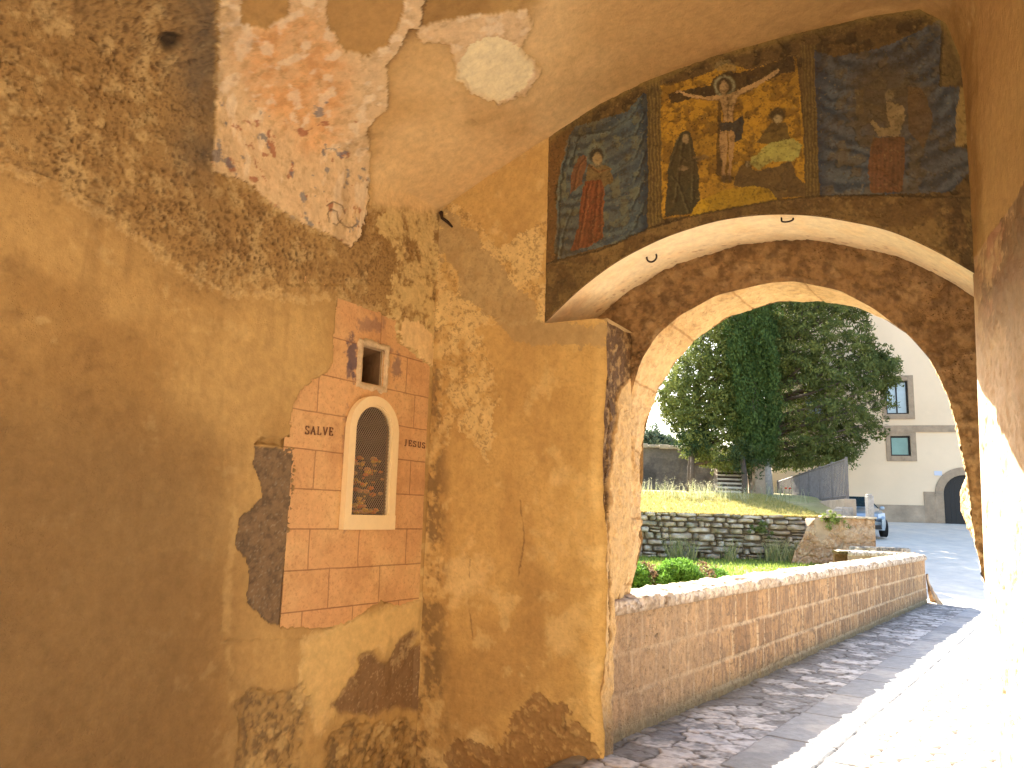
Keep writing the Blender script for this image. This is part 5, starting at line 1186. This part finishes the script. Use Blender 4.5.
def blades(x, y, z, h, wdt, cols, seed, lean=.35, seedhead=0):
    r = np.random.default_rng(seed); n = len(x); a = r.random(n)*2*np.pi; l_ = r.normal(size=(n, 2))*lean
    base = np.stack([x, y, z], -1); side_ = np.stack([np.cos(a), np.sin(a), 0*a], -1)*(wdt*(.6+.8*r.random(n)))[:, None]
    hh_ = h*(.5+.8*r.random(n)); tip = base+np.stack([l_[:, 0]*hh_, l_[:, 1]*hh_, hh_], -1); mid = base+(tip-base)*.55+np.stack([0*a, 0*a, hh_*.08], -1)
    q = np.stack([base-side_, base+side_, mid+side_*.7, mid-side_*.7], 1); q2_ = np.stack([mid-side_*.7, mid+side_*.7, tip+side_*.1, tip-side_*.1], 1)
    k = r.random(n)[:, None]; c_ = cols[0][None]*(1-k)+cols[1][None]*k
    V_ = np.concatenate([q.reshape(-1, 3), q2_.reshape(-1, 3)]); F_ = np.arange(len(V_)).reshape(-1, 4); C_ = np.concatenate([np.repeat(c_, 4, 0)]*2)
    parts = [(V_, F_, C_)]
    if seedhead:
        parts.append(leaves(tip, np.full(n, .05*seedhead), 5, .011*seedhead, (cols[1]*.9, cols[1]*1.2), seed+1, (1, 1, 1.6)))
    return parts
pts_ = []
n = 26000; x = rg.uniform(1.5, 9.2, n); y = 22.75+rg.random(n)**1.4*6.5; x = np.minimum(x, FX(y)-.3)
pts_ += blades(x, y, terz(x, y)-.02, .10, .012, (np.array([.26, .27, .07]), np.array([.46, .38, .15])), 70)
n = 6000; x = rg.uniform(2.5, 9.0, n); y = 22.68+rg.random(n)*.15   # fringe over the wall head
pts_ += blades(x, y, np.full(n, 1.71), .09, .012, (np.array([.30, .30, .08]), np.array([.52, .38, .16])), 71, .9)
n = 1100; x = rg.uniform(2.5, 10, n); y = rg.uniform(26.5, 29, n); k = fbm(np.stack([x, y, 0*x], -1), .9, 7); kk = k > .47; x, y = x[kk], y[kk]
pts_ += blades(x, y, terz(x, y), .42, .010, (np.array([.20, .24, .08]), np.array([.46, .44, .28])), 72, .25, 1.4)
tag(crown('grass', pts_, None, 'grass'), kind='stuff')
pts_ = []
n = 16000; y = rg.uniform(12, 22.4, n); x = rg.uniform(2.0, 8.6, n); kk = x < P0[0]+(y-P0[1])*math.tan(PA)-.7; x, y = x[kk], y[kk]
pts_ += blades(x, y, lawnz(x, y)-.02, .10, .012, (np.array([.14, .24, .03]), np.array([.32, .36, .08])), 73)
tag(crown('lawn_grass', pts_, None, 'grass'), kind='stuff')
pts_ = []
n = 1300; x = rg.uniform(2.8, 7.9, n); y = rg.uniform(21.7, 22.45, n); k = fbm(np.stack([x, y*0, 0*x], -1), 1.3, 17); kk = (k > .50); x, y = x[kk], y[kk]
pts_ += blades(x, y, lawnz(x, y), .48, .011, (np.array([.16, .20, .06]), np.array([.42, .40, .20])), 74, .3, 1.2)
tag(crown('tall_weeds', pts_, None, 'grass'), kind='stuff')
# poppies
def poppy(x, y, lab):
    z = float(terz(x, y)); o = empty('poppy', (x, y, z), 0, lab, 'flower', 'poppies in the terrace weeds')
    MB().tube([(x, y, z), (x+.02, y, z+.3), (x+.03, y, z+.47)], .005, 5).build('stem', M['leaf'] if False else bpy.data.materials['dry_stem'], o)
    MB().ico((x+.03, y, z+.50), .05, 1, (1, 1, .6)).build('petals', M['red'], o)
for (px, lab) in ((785, 'red poppy among the pale weeds, left of the pair'), (789, 'red poppy among the pale weeds, right of the pair')):
    q = atY(px, 492, 26.6); poppy(q[0], 26.6, lab)
# ivy tuft on the tufa wall
n = 30; q = atY(835, 520, 21.4); cs = np.stack([q[0]+rg.normal(size=n)*.13, 21.42+rg.normal(size=n)*.08, 1.66+rg.normal(size=n)*.12], -1)
tag(crown('wall_plant', [leaves(cs, np.full(n, .07), 26, .03, (np.array([.10, .16, .03]), np.array([.26, .30, .07])), 88)], None, 'grass'), 'small yellow green plant growing on top of the brown wall', 'plant')
n = 26; cs = np.stack([7.0+rg.normal(size=n)*.18, 22.4+rg.normal(size=n)*.05, 1.35+rg.normal(size=n)*.12], -1)
tag(crown('wall_plant', [leaves(cs, np.full(n, .07), 26, .03, (np.array([.07, .12, .03]), np.array([.16, .2, .06])), 89)], None, 'grass'), 'dark green plant rooted in the face of the dry stone wall near its right end', 'plant')

# ================================================================== CAR
qc = atY(862, 541, 30.); hd = R(-22)      # nose towards the viewer, turned to the right
car = empty('parked_car', (atY(852, 520, 31.)[0], 31., float(ramp(30.))-.0), 0, 'silver blue hatchback parked nose out behind the brown wall', 'car')
Mc = Matrix.Translation(car.location) @ Matrix.Rotation(R(-12), 4, 'Z')     # local -Y is the nose
def cl(p): return (Mc @ Vector(p))[:]
ys_ = [-2.05, -2.0, -1.85, -1.5, -1.1, -.75, -.35, .0, .6, 1.2, 1.6, 1.9, 2.0, 2.03]
zt_ = [.55, .72, .84, .94, 1.0, 1.05, 1.28, 1.46, 1.52, 1.50, 1.42, 1.15, .95, .6]
hw_ = [.60, .70, .80, .86, .88, .88, .885, .885, .885, .88, .87, .84, .80, .7]
tw_ = [.5, .58, .66, .72, .75, .76, .66, .60, .58, .58, .58, .62, .66, .55]
V_ = []; K = 13
for y_, zt, h_, t_ in zip(ys_, zt_, hw_, tw_):
    sh = min(zt-.02, .96); row_ = [(-h_*.94, .24), (-h_, .42), (-h_, .66), (-h_*.985, max(.5, sh-.06) if zt > .7 else .5), (-(h_*.6+t_*.4) if zt > 1.05 else -t_*1.05, (sh+zt)/2 if zt > 1.05 else zt-.03), (-t_, zt-.01), (-t_*.5, zt+.015), (0, zt+.02)]
    row_ = row_[:-1]+[(0, zt+.02)]+[(-a, b) for a, b in row_[:-1][::-1]]
    V_.append([cl((a, y_, b)) for a, b in row_])
V_ = np.array(V_); nr = V_.shape[1]
bo = raw('body', V_.reshape(-1, 3), np.concatenate([gridfaces(len(ys_), nr), np.array([[0, nr-1, nr-2, 1], [1, nr-2, nr-3, 2], [2, nr-3, nr-4, 3]])]), M['carpaint'], car)
md = bo.modifiers.new('sub', 'SUBSURF'); md.levels = 2; md.render_levels = 2
def carp(name, P_, ext, m, parent=None, loc=None): mb = MB(); mb.poly([cl(p) for p in P_], (Mc.to_3x3() @ Vector(ext))[:]); return mb.build(name, m, parent or car)
carp('windscreen', [(-.64, -.72, 1.06), (.64, -.72, 1.06), (.56, -.06, 1.44), (-.56, -.06, 1.44)], (0, -.03, .045), M['glassdark'])
for s_ in (-1, 1):
    carp('side_window', [(s_*.83, -.5, 1.04), (s_*.83, 1.4, 1.04), (s_*.64, 1.1, 1.42), (s_*.64, .05, 1.42)], (s_*.03, 0, .012), M['glassdark'])
    carp('headlight', [(s_*.48, -1.97, .66), (s_*.76, -1.80, .68), (s_*.76, -1.74, .84), (s_*.50, -1.90, .80)], (0, -.08, .02), M['lamp'])
    mb = MB(); mb.ico(cl((s_*.98, -.52, 1.06)), .1, 2, (1, .7, .75)).build('mirror', M['carpaint'], car, True)
    for y_ in (-1.28, 1.28):
        tyre = MB(); a = cl((s_*.72, y_, .32)); b = cl((s_*.915, y_, .32)); tyre.tube([a, b], .32, 24); ty = tyre.build('wheel', M['rubber'], car)
        MB().tube([cl((s_*.80, y_, .32)), cl((s_*.925, y_, .32))], .2, 16).build('rim', M['alloy'], ty)
carp('grille', [(-.42, -2.02, .56), (.42, -2.02, .56), (.38, -1.99, .70), (-.38, -1.99, .70)], (0, -.06, 0), M['plastic'])
carp('lower_grille', [(-.6, -1.99, .28), (.6, -1.99, .28), (.55, -2.0, .42), (-.55, -2.0, .42)], (0, -.07, 0), M['plastic'])
carp('number_plate', [(-.26, -2.08, .44), (.26, -2.08, .44), (.26, -2.08, .54), (-.26, -2.08, .54)], (0, -.02, 0), M['plate'])
